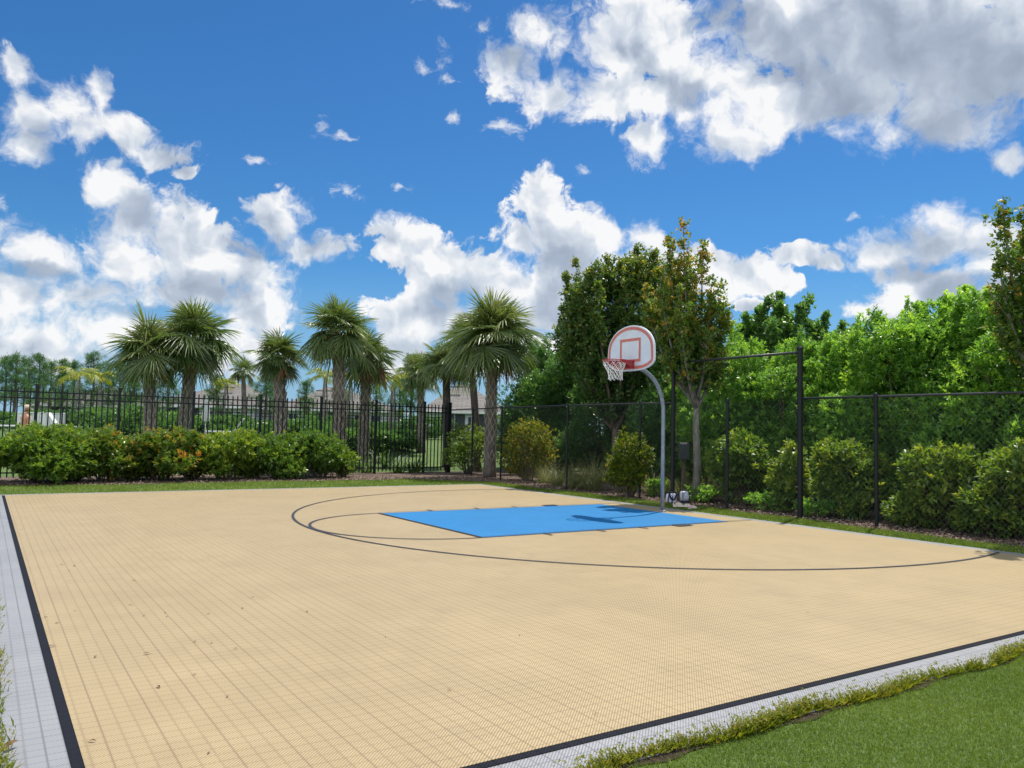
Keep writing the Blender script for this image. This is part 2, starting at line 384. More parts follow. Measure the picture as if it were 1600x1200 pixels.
rect(KX-LW/2, KX+LW/2, KY-HW+LW/2, KY+HW-LW/2, .030)
for s_ in (-1, 1):
    y = KY+s_*HW; rect(KX-LW/2, X1, y-LW*.4, y+LW*.4, .034)
    for tx in (7.25, 8.3, 9.2): rect(tx, tx+.05, min(y, y+s_*.22), max(y, y+s_*.22), .030)
    rect(9.95, 10.3, min(y, y+s_*.2), max(y, y+s_*.2), .030)
tag(lm.build('court_lines', tilemat('tile_line', (.035, .04, .055), (.025, .028, .04), (.012, .014, .02), rough=.6)), kind='structure')

# ------------------------------------------------------------------ shared materials
plain('black_metal', (.009, .010, .012), .45, 0, .35, .1)
plain('galvanised', (.27, .30, .345), .42, .45, .5, .18, 14, .1, 40)
plain('board_white', (.70, .735, .80), .42, 0, .5, .04, 5)
plain('board_edge', (.74, .75, .78), .4, 0, .5, .03)
plain('faded_red', (.62, .19, .155), .55, 0, .4, .12, 20)
plain('rim_red', (.36, .022, .030), .35, .1, .5, .1)
plain('net_cord', (.78, .76, .72), .9, 0, .2, .08)
plain('wire', (.075, .078, .082), .3, .3, .8, .1)
plain('rail_dark', (.03, .032, .035), .4, .2, .5, .2, 3)

# ------------------------------------------------------------------ basketball hoop
HX, HY = 11.54, 11.975
hoop = empty('basketball_hoop', (HX, HY, .022), 'basketball hoop with white fan backboard on curved grey pole at the court edge', 'basketball hoop')
path = [(0, 0, 0), (0, 0, 1.0), (0, 0, 2.0)]
for i in range(1, 13):
    a = math.pi/2*i/12; path.append((-.78*(1-math.cos(a)), 0, 2.0+.86*math.sin(a)))
path.append((-.84, 0, 2.862))
b = MB().tube(path, .040, 18); b.lathe([(.075, 0), (.075, .012), (.05, .03)], 18)
b.build('pole', MATS['galvanised'], hoop, smooth=True)
b = MB()
for s_ in (-1, 1):
    b.tube([(-.55, 0, 2.82), (-.72, s_*.12, 2.98), (-.85, s_*.26, 3.22)], .02, 8)
    b.box((-.862, s_*.26, 3.24), (.02, .09, .2), 0, .004)
b.box((-.858, 0, 2.93), (.03, .2, .3), 0, .005)
b.build('brace', MATS['galvanised'], hoop)
BX, BZ = -.91, 2.79      # board face plane, board bottom
half = [(.0, .0), (.2, .0), (.38, .012), (.52, .05), (.63, .105), (.68, .17), (.685, .25), (.685, .34), (.68, .42)]
for i in range(1, 13):
    a = math.pi/2*i/12; half.append((.68*math.cos(a) if i < 12 else 0, .42+.48*math.sin(a)))
outl = half[:-1] + [(0, .90)] + [(-y, z) for y, z in reversed(half[1:-1])]
def inset(pl, d):
    n = len(pl); r = []
    for i in range(n):
        p0, p1, p2 = (np.array(pl[(i+k) % n]) for k in (-1, 0, 1))
        t = p2-p0; t = t/np.linalg.norm(t); nn = np.array([-t[1], t[0]]); r.append(tuple(p1+nn*d))
    return r
def loop_solid(b, rings, caps=True):
    """rings: list of (outline, x)"""
    k0 = len(b.v); n = len(rings[0][0])
    for o, x in rings: b.v += [(x, y, z+BZ) for y, z in o]
    for j in range(len(rings)-1):
        for i in range(n): b.f.append((k0+j*n+i, k0+j*n+(i+1) % n, k0+(j+1)*n+(i+1) % n, k0+(j+1)*n+i))
    if caps: b.f.append(tuple(k0+i for i in range(n))[::-1]); b.f.append(tuple(k0+(len(rings)-1)*n+i for i in range(n)))
b = MB(); loop_solid(b, [(inset(outl, .05), BX+.03), (inset(outl, .006), BX+.045), (outl, BX+.038), (outl, BX+.006), (inset(outl, .008), BX)])
board = b.build('backboard', MATS['board_white'], hoop)
b = MB(); o1, o2 = inset(outl, .028), inset(outl, .088)
k = len(o1); b.v = [(BX-.003, y, z+BZ) for y, z in o1]+[(BX-.003, y, z+BZ) for y, z in o2]
b.f = [(i, (i+1) % k, k+(i+1) % k, k+i) for i in range(k)]
b.build('border_stripe', MATS['faded_red'], board)
b = MB(); q0 = [(-.305, .17), (.305, .17), (.305, .64), (-.305, .64)]; q1 = [(-.25, .225), (.25, .225), (.25, .585), (-.25, .585)]
b.v = [(BX-.003, y, z+BZ) for y, z in q0+q1]; b.f = [(i, (i+1) % 4, 4+(i+1) % 4, 4+i) for i in range(4)]
b.build('target_square', MATS['faded_red'], board)
RZ, RC = 2.975, BX-.395
b = MB(); ringp = [(RC+.236*math.cos(2*math.pi*i/40), .236*math.sin(2*math.pi*i/40), RZ) for i in range(41)]
b.tube(ringp, .0105, 8, False); b.tube([(x, y, z-.03) for x, y, z in ringp], .007, 6, False)
rim = b.build('rim', MATS['rim_red'], hoop, smooth=True)
b = MB(); b.box((BX-.012, 0, RZ-.055), (.018, .26, .15), 0, .004)
for s_ in (-1, 1):   # two tapering side gussets hugging the ring
    pts = [(BX-.02, .12), (BX-.10, .15), (BX-.20, .205), (RC+.08, .235), (RC-.03, .238)]; hh = [.15, .14, .11, .07, .04]
    k = len(b.v)
    for (x, y), h in zip(pts, hh):
        b.v += [(x, s_*y, RZ+.005), (x, s_*y, RZ-h), (x, s_*(y+.006), RZ-h), (x, s_*(y+.006), RZ+.005)]
    for i in range(len(pts)-1):
        for j in range(4): b.f.append((k+i*4+j, k+i*4+(j+1) % 4, k+i*4+4+(j+1) % 4, k+i*4+4+j))
b.add([(BX-.02, -.12, RZ+.004), (BX-.02, .12, RZ+.004), (RC+.2, .12, RZ+.004), (RC+.2, -.12, RZ+.004)], [(0, 1, 2, 3)])
b.build('bracket', MATS['rim_red'], rim)
b = MB(); rows = [(.232, -.012), (.215, -.075), (.185, -.14), (.155, -.205), (.135, -.265), (.128, -.32), (.142, -.385)]
N = 12; rn = random.Random(3)
def npnt(i, j):
    r, z = rows[j]; a = 2*math.pi*(i+.5*(j % 2))/N
    return (RC+.02*j/6+(r+.008*math.sin(i*2.1+j))*math.cos(a), (r+.008*math.cos(i*1.7))*math.sin(a)+.01*math.sin(j), RZ+z+.012*math.sin(i*1.9+j*2))
for j in range(len(rows)-1):
    for i in range(N):
        for di in ((0, -1) if j % 2 == 0 else (0, 1)): b.tube([npnt(i, j), npnt(i+di, j+1)], .0052, 5, False)
b.build('net', MATS['net_cord'], hoop)

# ------------------------------------------------------------------ black picket fence
FA, FB = np.array([.53, 25.19]), np.array([14.55, 26.35]); fdir = (FB-FA)/np.linalg.norm(FB-FA)
def on_fence(px):
    r = ray(px, 668)[:2]; n = np.array([-fdir[1], fdir[0]]); t = (FA@n)/(r@n); return float((r*t-FA)@fdir)
pos = [on_fence(p) for p in (54.6, 184.5, 301, 406, 501, 587, 663, 701)]
pos = [pos[0]-2.35*k for k in (3, 2, 1)] + pos
fang = math.atan2(fdir[1], fdir[0])
pf = empty('picket_fence', (FA[0], FA[1], 0), 'long black metal picket fence behind the shrubs at the far end of the court', 'fence', rz=fang)
for i, s_ in enumerate(pos):
    wd = .075 if i < len(pos)-1 else .15
    MB().box((s_, 0, 1.28), (wd, wd, 2.56), 0, .004).box((s_, 0, 2.575), (wd+.015, wd+.015, .03), 0, .006).build('post', MATS['black_metal'], pf)
for a, c in zip(pos[:-1], pos[1:]):
    b = MB(); n = max(2, round((c-a)/.148)); 
    for zz in (2.37, 2.20, .20): b.box(((a+c)/2, 0, zz), (c-a-.08, .038, .035))
    for k in range(1, n):
        x = a+(c-a)*k/n
        b.box((x, 0, 1.27), (.030, .030, 2.40)); b.add([(x-.013, -.013, 2.47), (x+.013, -.013, 2.47), (x+.013, .013, 2.47), (x-.013, .013, 2.47), (x, 0, 2.51)], [(0, 1, 4), (1, 2, 4), (2, 3, 4), (3, 0, 4)])
    b.build('panel', MATS['black_metal'], pf)

# ------------------------------------------------------------------ chain link fences
def mesh_panel(b, A, B, z0, z1, sp=.105, r=.0017):
    A = np.array(A, float); B = np.array(B, float); L = np.linalg.norm(B-A); d = (B-A)/L; H = z1-z0
    s = -H
    while s < L:
        for sg in (0, 1):
            s0, s1 = max(s, 0), min(s+H, L)
            if s1-s0 < .02: continue
            za, zb = s0-s, s1-s
            if sg: za, zb = H-za, H-zb
            b.tube([(A[0]+d[0]*s0, A[1]+d[1]*s0, z0+za), (A[0]+d[0]*s1, A[1]+d[1]*s1, z0+zb)], r, 3, False)
        s += sp
def post(fence, x, y, h, r):
    b = MB(); b.lathe([(r, 0), (r, h), (r*1.25, h), (r*1.25, h+.025), (r*.8, h+.06), (.004, h+.07)], 12); b.build('post', MATS['black_metal'], fence, smooth=False, loc=(x, y, 0))
def rail(fence, pts, r=.021, name='rail'):
    MB().tube(pts, r, 8).build(name, MATS['rail_dark'], fence, smooth=True)
CP = [(14.50, 26.22), (14.15, 24.0), (13.72, 21.47), (13.40, 17.62), (13.35, 14.64), (13.36, 13.54)]
cf = empty('chain_link_fence', (0, 0, 0), 'low black chain link fence with yellow shrub behind it, left of the tall frame', 'fence')
for i, (x, y) in enumerate(CP):
    if i not in (0, 5): post(cf, x, y, 2.31, .03)
rail(cf, [(x, y, 2.31) for x, y in CP])
b = MB()
for A, B in zip(CP[:-1], CP[1:]): mesh_panel(b, A, B, .04, 2.3)
b.build('wire_mesh', MATS['wire'], cf)
tf = empty('tall_chain_link_fence', (0, 0, 0), 'tall black chain link frame standing behind the hoop pole', 'fence')
post(tf, 13.36, 13.54, 3.27, .05); post(tf, 13.37, 10.08, 3.30, .055); post(tf, 13.40, 11.95, 2.31, .034)
rail(tf, [(13.36, 13.54, 3.24), (13.37, 10.08, 3.24)], .026)
b = MB(); mesh_panel(b, (13.36, 13.5), (13.37, 10.1), .04, 2.31); mesh_panel(b, (13.36, 13.5), (13.37, 10.1), 2.31, 3.22, .2, .0010); b.build('wire_mesh', MATS['wire'], tf)
rf_ = empty('chain_link_fence', (0, 0, 0), 'low black chain link fence running out of frame, right of the tall frame', 'fence')
RP = [(13.37, 10.08), (13.33, 8.45), (13.3, 5.45), (13.28, 2.4), (13.26, -.6)]
for x, y in RP[1:]: post(rf_, x, y, 2.33, .034)
rail(rf_, [(x, y, 2.33) for x, y in RP])
b = MB()
for A, B in zip(RP[:-1], RP[1:]): mesh_panel(b, A, B, .04, 2.32)
b.build('wire_mesh', MATS['wire'], rf_)

# ------------------------------------------------------------------ foliage
leafmat('leaf_hedge', (0.085, 0.201, 0.055), (0.177, 0.366, 0.073), (0.403, 0.610, 0.085), .50, .34, (1.7, 1.6, .6), .75)
leafmat('leaf_dark', (0.060, 0.150, 0.054), (0.114, 0.240, 0.066), (0.228, 0.396, 0.084), .45, .36, (1.5, 1.5, .7), .7)
leafmat('leaf_clusia', (0.068, 0.147, 0.034), (0.158, 0.263, 0.040), (0.347, 0.399, 0.053), .42, .36, (1.5, 1.5, .6), .6)
leafmat('leaf_autumn', (.06, .13, .03), (.15, .235, .035), (.58, .26, .06), .40, .36, (1.5, 1.5, .6), .6)
leafmat('leaf_gold', (.06, .12, .012), (.19, .23, .018), (.50, .38, .03), .42, .42)
leafmat('leaf_tree', (0.057, 0.127, 0.040), (0.115, 0.207, 0.052), (0.391, 0.356, 0.069), .42, .38, (1.6, 1.5, .6), .6)
leafmat('leaf_maple', (0.070, 0.157, 0.038), (0.162, 0.254, 0.049), (0.562, 0.346, 0.076), .48, .38, (1.6, 1.5, .6), .6)
leafmat('needle', (0.035, 0.104, 0.031), (0.078, 0.182, 0.049), (0.209, 0.330, 0.086), .25, .5)
leafmat('frond_green', (.080, .130, .035), (.145, .205, .06), (.36, .34, .12), .34, .36, (1.3, 1.4, .7), .6)
leafmat('frond_yellow', (.10, .17, .015), (.22, .27, .02), (.48, .40, .03), .4, .45)
leafmat('frond_dead', (.16, .085, .045), (.27, .16, .085), (.40, .29, .16), .25, .7, (1.1, .9, .6), .2)
leafmat('reed', (.17, .20, .06), (.30, .32, .12), (.50, .46, .24), .3, .55, (1.2, 1.1, .6))
leafmat('strap_leaf', (.045, .10, .025), (.09, .17, .045), (.24, .32, .11), .3, .35)
def barkmat(name, a, c, sc=14, st=(1, 1, .25)):
    m, t, b, o = newmat(name)
    ob = t.v('MULTIPLY', t.n('ShaderNodeTexCoord').outputs['Object'], st)
    f = t.noise(ob, sc, 6, .65)
    t.l.new(t.mix(t.ramp(f, .3, .7), rgb(*a), rgb(*c)), b.inputs['Base Color']); b.inputs['Roughness'].default_value = .9
    t.l.new(t.n('ShaderNodeBump', i_Strength=.8, i_Distance=.02, i_Height=f).outputs[0], b.inputs['Normal'])
barkmat('bark_pale', (.11, .10, .085), (.27, .245, .215)); barkmat('bark_brown', (.07, .05, .035), (.17, .13, .10))
barkmat('palm_bark', (.10, .082, .066), (.22, .19, .155), 9, (1, 1, .6)); barkmat('palm_boot', (.26, .22, .175), (.46, .40, .33), 16)
barkmat('palm_bark_dark', (.07, .052, .042), (.15, .12, .10), 9, (1, 1, 2.5))
def lump(D, ph):
    return 1 + .13*np.sin(D[:, 0]*5+ph)*np.cos(D[:, 1]*4.3+ph*2) + .10*np.sin(D[:, 2]*7+D[:, 0]*3+ph*3) + .07*np.sin(D[:, 1]*11+D[:, 2]*9+ph)
def cloud_points(rng, ells, n, inner=.55):
    wts = np.array([(e[3]*e[4]+e[3]*e[5]+e[4]*e[5]) for e in ells]); ids = rng.choice(len(ells), n, p=wts/wts.sum())
    E_ = np.array(ells)[ids]; D = nrm(rng.normal(0, 1, (n, 3)))
    r = (inner + (1-inner)*rng.uniform(0, 1, n)**.6)*lump(D, .7*ids+ells[0][3])
    P = E_[:, :3] + D*E_[:, 3:6]*r[:, None]
    return P, D, r
def foliage(name, mat, parent, rng, ells, n, k, L, W, upb=.55, spread=.9, tint=(.45, .17), inner=.55, jit=.35, zmin=.04, hot=0.0):
    P, D, r = cloud_points(rng, ells, n, inner)
    ok = P[:, 2] > zmin; P, D, r = P[ok], D[ok], r[ok]
    A = D + np.array([0, 0, upb]) + rng.normal(0, .3, P.shape)
    V = sprigs(rng, P, A, k, L, W, spread, jit)
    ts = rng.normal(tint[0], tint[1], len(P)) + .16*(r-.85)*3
    if hot: ts = ts + (rng.uniform(0, 1, len(P)) < hot)*.5
    tt = np.clip(np.repeat(ts, k)+rng.normal(0, .09, len(P)*k), 0, 1)
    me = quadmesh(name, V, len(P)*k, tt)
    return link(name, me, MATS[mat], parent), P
def stems(name, mat, parent, rng, P, base_r, n, r0=.02, z0=0, bow=.3):
    b = MB(); idx = rng.choice(len(P), min(n, len(P)), replace=False)
    for i in idx:
        p = P[i]; a = math.atan2(p[1], p[0]); q = np.array([base_r*math.cos(a), base_r*math.sin(a), z0])
        m = (q+p)/2 + np.array([0, 0, -bow*.2]) + rng.normal(0, .05, 3); m[:2] = q[:2]*.45 + p[:2]*.55*rng.uniform(.5, 1.0)
        b.tube([q, m, p], [r0, r0*.75, r0*.3], 5, False)
    return b.build(name, MATS[mat], parent)

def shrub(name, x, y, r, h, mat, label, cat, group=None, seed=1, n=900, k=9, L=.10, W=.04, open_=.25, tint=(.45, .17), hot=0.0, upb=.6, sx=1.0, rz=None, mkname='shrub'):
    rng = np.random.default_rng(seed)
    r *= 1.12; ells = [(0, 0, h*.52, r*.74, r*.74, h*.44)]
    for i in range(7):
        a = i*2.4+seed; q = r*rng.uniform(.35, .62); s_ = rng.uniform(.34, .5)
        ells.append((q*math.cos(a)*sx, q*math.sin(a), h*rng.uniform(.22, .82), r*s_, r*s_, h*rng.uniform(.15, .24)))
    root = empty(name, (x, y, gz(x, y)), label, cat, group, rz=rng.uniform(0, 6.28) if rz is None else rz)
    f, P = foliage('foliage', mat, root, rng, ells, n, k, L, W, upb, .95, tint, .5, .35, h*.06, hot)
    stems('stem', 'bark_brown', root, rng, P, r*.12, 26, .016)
    return root

# shrubs in front of the picket fence
def base(px, py): g = gnd(px, py); return g
GF = 'clusia shrubs in front of the picket fence'
for (px, yy, r, h, lab, mat, hot, tint, sd, n) in [
    (72, 24.1, 1.22, 1.52, 'largest dark green shrub at the left end of the picket fence', 'leaf_clusia', .02, (.42, .16), 11, 2600),
    (163, 24.1, .72, 1.40, 'shrub with orange tipped leaves beside the largest left shrub', 'leaf_autumn', .03, (.40, .15), 12, 1100),
    (255, 24.2, .90, 1.42, 'yellow green shrub with orange leaves in front of the leftmost palm pair', 'leaf_autumn', .03, (.44, .15), 13, 1350),
    (352, 24.2, .88, 1.42, 'bright yellow green shrub with visible pale stems, third from the picket fence gap', 'leaf_clusia', .06, (.6, .18), 14, 1050),
    (437, 24.3, .82, 1.36, 'dull dark shrub with bare twigs, next left of the darkest one', 'leaf_clusia', .03, (.3, .16), 15, 900),
    (502, 24.4, .86, 1.40, 'darkest shrub at the right end of the row before the picket fence', 'leaf_clusia', .02, (.22, .15), 16, 1000),
    (118, 24.5, .75, 1.22, 'low shrub filling the gap right of the largest left shrub', 'leaf_clusia', .02, (.5, .18), 17, 800),
    (209, 24.6, .66, 1.12, 'low shrub filling the gap between the two orange tipped shrubs', 'leaf_clusia', .02, (.35, .16), 18, 650),
    (304, 24.6, .66, 1.08, 'low shrub between the yellow green ones below the leftmost palm pair', 'leaf_autumn', .03, (.45, .16), 19, 600),
    (397, 24.6, .68, 1.15, 'low shrub just left of the stout palm', 'leaf_clusia', .02, (.55, .18), 20, 650),
    (538, 24.5, .42, .9, 'small sparse shrub ending the row beside the open picket panels', 'leaf_clusia', .05, (.6, .18), 24, 220)]:
    g = ray(px, 700)[:2]; t = yy/g[1]
    shrub('shrub', g[0]*t, yy, r*1.16, h*1.03, mat, lab, 'shrub', GF, sd, int(n*1.25), 8, .125, .048, hot=hot, tint=tint)
# shrubs behind the chain link fence
def onray(px, X=None, Y=None):
    g = ray(px, 690)[:2]; t = (X/g[0]) if X is not None else (Y/g[1]); return g[0]*t, g[1]*t
x, y = onray(732, Y=25.2); shrub('shrub', x, y, .95, 1.85, 'leaf_clusia', 'round olive shrub between picket fence end and the big palm trunk', 'shrub', None, 21, 2000, 8, .07, .03, tint=(.6, .2), hot=.05)
x, y = onray(826, Y=21.3); shrub('shrub', x, y, 1.05, 2.05, 'leaf_gold', 'golden yellow shrub behind the fence right of the big palm trunk', 'shrub', None, 22, 2600, 9, .065, .028, tint=(.45, .22), hot=.12)
x, y = onray(984, Y=15.0); shrub('shrub', x, y, .62, 1.72, 'leaf_gold', 'upright yellow green shrub left of the hoop pole', 'shrub', None, 23, 1500, 9, .07, .026, tint=(.2, .2), hot=.05)
GR_ = 'clusia shrubs behind the right chain link fence'
for (px, X, r, h, lab, tint, hot, sd, n) in [
    (1158, 14.35, .68, 1.75, 'dark leafy shrub behind the short post inside the tall frame', (.4, .17), .02, 31, 1300),
    (1236, 14.2, .42, 1.45, 'narrow yellowish shrub right behind the taller frame post', (.62, .2), .08, 32, 600),
    (1325, 14.35, .74, 1.55, 'round clusia shrub behind the first fence post right of the tall frame', (.55, .18), .03, 33, 1500),
    (1472, 14.3, .66, 1.46, 'round clusia shrub second in the right hand row from the tall frame', (.55, .18), .03, 34, 1400),
    (1598, 14.2, .72, 1.62, 'clusia shrub cut by the right picture edge', (.5, .18), .03, 35, 1400),
    (1420, 14.0, .45, .62, 'low clusia bush between the two round clusia shrubs', (.5, .18), .03, 36, 520),
    (1540, 13.95, .55, .9, 'lower clusia bush in front of the shrub at the right picture edge', (.45, .18), .03, 37, 700)]:
    x, y = onray(px, X=X); shrub('shrub', x, y, r, h, 'leaf_clusia', lab, 'shrub', GR_, sd, n, 8, .115, .045, tint=tint, hot=hot)
for (px, X, r, h, lab, sd) in [(1195, 13.95, .5, .42, 'low green plant at the foot of the fence left of the taller frame post', 41),
                         (1275, 13.9, .45, .36, 'low green plant at the foot of the fence right of the taller frame post', 42),
                         (1030, 14.2, .35, .5, 'small yellowish plant on the mulch just behind the hoop pole', 43),
                         (1098, 14.1, .4, .42, 'small grassy weed clump right of the thin tree trunk', 44)]:
    x, y = onray(px, X=X); shrub('low_plant', x, y, r, h, 'leaf_hedge', lab, 'plant', None, sd, 300, 7, .07, .03, tint=(.55, .2))

# tall shrubs forming the green wall: three builds, copied along the fence
def tall(seed, mat, tint):
    rng = np.random.default_rng(seed)
    ells = [(0, 0, 1.7, 1.25, 1.25, 1.6)]
    for i in range(15):
        a = i*2.4+seed; q = rng.uniform(.4, 1.15); s_ = rng.uniform(.42, .72)
        ells.append((q*math.cos(a), q*math.sin(a), rng.uniform(.5, 3.5), s_, s_, s_*rng.uniform(.8, 1.25)))
    for i in range(9):     # upright shoots that break the top line
        a = i*2.1+seed; q = rng.uniform(.1, 1.1); ells.append((q*math.cos(a), q*math.sin(a), rng.uniform(3.5, 4.0), .2, .2, rng.uniform(.4, .75)))
    root = empty('tall_shrub', (0, 0, 0), 'x', 'shrub', 'tall shrubs forming a green wall behind the chain link fence')
    f, P = foliage('foliage', mat, root, rng, ells, 9800, 8, .092, .036, .6, .95, tint, .6, .6, .1, .0)
    stems('stem', 'bark_brown', root, rng, P, .25, 30, .03)
    return root
protos = [tall(51, 'leaf_hedge', (.5, .2)), tall(52, 'leaf_hedge', (.46, .2)), tall(53, 'leaf_hedge', (.56, .18)), tall(54, 'leaf_dark', (.42, .17)), tall(55, 'leaf_dark', (.36, .16))]
used = set()
spots = [ # px, X, proto, scale, rz, label
 (1690, 15.3, 0, 1.08, 0, 'bright green tall shrub outside the right picture edge'),
 (1590, 15.6, 2, 1.12, 1.2, 'bright green tall shrub at the right picture edge'),
 (1500, 15.9, 1, 1.14, 2.2, 'highest bright green tall shrub, directly above the second round clusia shrub'),
 (1415, 16.0, 0, 1.08, 3.9, 'bright green tall shrub between the two round clusia shrubs, behind the wire'),
 (1345, 16.1, 2, 1.04, 5.1, 'bright green tall shrub above the first round clusia shrub'),
 (1278, 16.0, 1, .98, .5, 'bright green tall shrub just right of the taller frame post'),
 (1215, 15.9, 0, .97, 1.9, 'bright green tall shrub just left of the taller frame post'),
 (1160, 15.8, 2, .95, 4.4, 'bright green tall shrub in the middle of the tall frame'),
 (1108, 15.9, 1, .90, 3.3, 'mid green tall shrub right behind the thin pale trunk'),
 (1060, 16.1, 3, .95, .9, 'dark green tall shrub right of the hoop pole'),
 (1005, 16.1, 4, .98, 2.3, 'dark green tall shrub behind the net and hoop pole'),
 (945, 16.0, 3, .98, 4.0, 'dark green tall shrub directly left of the net'),
 (885, 16.4, 4, 1.05, 5.6, 'dark green tall shrub between the golden shrub and the net'),
 (838, 17.0, 3, 1.12, 1.5, 'dark green tall shrub above the golden shrub, at the left end of the green wall')]
for (px, X, k_, sc, rz, lab) in spots:
    sc *= .885 if px > 1190 else 1.0; X += .75+(1.3 if 800 < px < 1040 else 0); sc *= 1.04+(.06 if 800 < px < 1040 else 0); x, y = onray(px, X=X); o = protos[k_] if k_ not in used else copy_tree(protos[k_]); used.add(k_)
    o.location = (x, y, 0); o.scale = (sc, sc, sc); o.rotation_euler.z = rz; o['label'] = lab
for (px, X, k_, sc, rz, lab) in [
 (1640, 18.6, 1, .98, 2.5, 'tall shrub of the rear row showing above the right picture edge shrub'),
 (1450, 19.0, 2, .98, .5, 'tall shrub of the rear row peeping over the hedge right of centre'),
 (1300, 19.2, 0, .94, 4.0, 'tall shrub of the rear row peeping over the hedge near the taller frame post'),
 (1140, 19.2, 1, .98, 1.0, 'tall shrub of the rear row behind the tall frame'),
 (1000, 19.4, 4, 1.1, 3.0, 'dark tall shrub of the rear row behind the backboard'),
 (870, 20.0, 3, 1.1, .3, 'dark tall shrub of the rear row right of the big palm crown')]:
    x, y = onray(px, X=X); o = copy_tree(protos[k_]); o.location = (x, y, 0); o.scale = (sc, sc, sc); o.rotation_euler.z = rz; o['label'] = lab

# ------------------------------------------------------------------ trees with upright leaders
def leader_tree(x, y, forks, r0, tops, mat, label, seed, bark='bark_pale', L=.085, n=130, rad=.42, tint=(.4, .2), hot=.04, fk=.35, lean=0, name='tree', k=8, core=(), sh=3):
    """tops: list of (dx, dy, z) ends of the upright leaders"""
    rng = np.random.default_rng(seed); z0 = gz(x, y)
    root = empty(name, (x, y, z0), label, 'tree'); b = MB()
    b.tube([(0, 0, -.05), (.03, 0, forks*.33), (.05*lean, .02, forks*.66), (.1*lean, 0, forks)], [r0*1.3, r0, r0*.85, r0*.75], 9)
    C, A, rr = [], [], []
    for (dx, dy, zt) in tops:
        p0 = np.array([.1*lean, 0, forks*rng.uniform(.85, 1.0)]); p3 = np.array([dx, dy, zt])
        p1 = p0+np.array([dx*.45, dy*.45, (zt-forks)*.18]); p2 = np.array([dx*.92, dy*.92, forks+(zt-forks)*.55])
        T = np.linspace(0, 1, 9); pts = [((1-t)**3)*p0+3*t*(1-t)**2*p1+3*t*t*(1-t)*p2+t**3*p3 for t in T]
        b.tube(pts, [r0*.5*(1-t)+.006 for t in T], 6)
        nn = int(n*(zt-forks)/2.2)
        for q_ in range(5):
            t = rng.uniform(.35, .93); c = ((1-t)**3)*p0+3*t*(1-t)**2*p1+3*t*t*(1-t)*p2+t**3*p3; a = rng.uniform(0, 6.283); l_ = rad*rng.uniform(.8, 1.9)*(1.25-t*.7)
            e_ = c+np.array([math.cos(a)*.62, math.sin(a)*.62, rng.uniform(.4, 1.0)])*l_; b.tube([c, c*.4+e_*.6+[0, 0, -.04*l_], e_], [.012, .008, .003], 5, False)
            for u in np.linspace(.25, 1, int(9+10*l_)):
                for _ in range(sh): C.append(c+(e_-c)*u+rng.normal(0, .07+.05*(1-u), 3)); A.append([math.cos(a)*.5, math.sin(a)*.5, .8])
        for i in range(nn):
            t = rng.uniform(fk, 1.0) if rng.uniform() < .93 else 1.0
            c = ((1-t)**3)*p0+3*t*(1-t)**2*p1+3*t*t*(1-t)*p2+t**3*p3
            R = rad*.8*(1.05-t)**.75*rng.uniform(.25, 1.0)*(1+.35*math.sin(t*21+dx*9)); a = rng.uniform(0, 6.283)
            q = c+np.array([R*math.cos(a), R*math.sin(a), R*rng.uniform(-.1, .6)])
            if i % 5 == 0: b.tube([c, (c+q)/2+[0, 0, -.02], q], [.008, .006, .003], 4, False)
            for _ in range(2):
                C.append(q+rng.normal(0, .05, 3)); A.append([math.cos(a)*.6, math.sin(a)*.6, .7])
    b.build('trunk', MATS[bark], root, smooth=True)
    for (ex, ey, ez, er, eh) in core:
        P_c, D_c, _r = cloud_points(rng, [(ex, ey, ez, er, er, eh)], int(900*er*eh), .35); C += list(P_c); A += list(D_c+[0, 0, .5])
    C, A = np.array(C), np.array(A)+rng.normal(0, .4, (len(C), 3))
    V = sprigs(rng, C, A, k, L, L*.55, 1.1, .7)
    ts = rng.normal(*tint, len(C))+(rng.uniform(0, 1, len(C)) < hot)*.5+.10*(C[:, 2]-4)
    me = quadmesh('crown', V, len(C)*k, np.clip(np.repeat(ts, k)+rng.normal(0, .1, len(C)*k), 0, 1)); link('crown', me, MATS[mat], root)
    return root
def tops_at(x, y, d, lst):
    z0 = gz(x, y); r = []
    for px, py, dd in lst:
        q = at(px, py, d+dd); r.append((q[0]-x, q[1]-y, q[2]-z0))
    return r
xA, yA = 13.98, 13.40
dA = xA*fw[0]+yA*fw[1]
leader_tree(xA, yA, 2.5, .085, tops_at(xA, yA, dA, [(1068, 350, 0), (1098, 382, .3), (1045, 372, .1), (1112, 440, -.2), (1128, 490, .4), (1030, 420, -.3), (1082, 430, .8), (1060, 450, -.8), (1010, 452, .2), (1050, 500, .9), (1105, 520, -.5)]),
            'leaf_maple', 'slender tree with thin pale trunk behind the hoop, its crown tinged yellow and orange', 61, n=42, rad=.40, fk=.25, hot=.07, L=.095, sh=1, core=[(-.15, .1, 3.9, .6, .8), (.25, -.1, 3.3, .55, .6), (-.45, .45, 4.4, .5, .8), (-.2, .3, 5.2, .35, .6), (.35, -.35, 4.3, .4, .6)])
xB, yB = onray(962, Y=18.6); dB = xB*fw[0]+yB*fw[1]
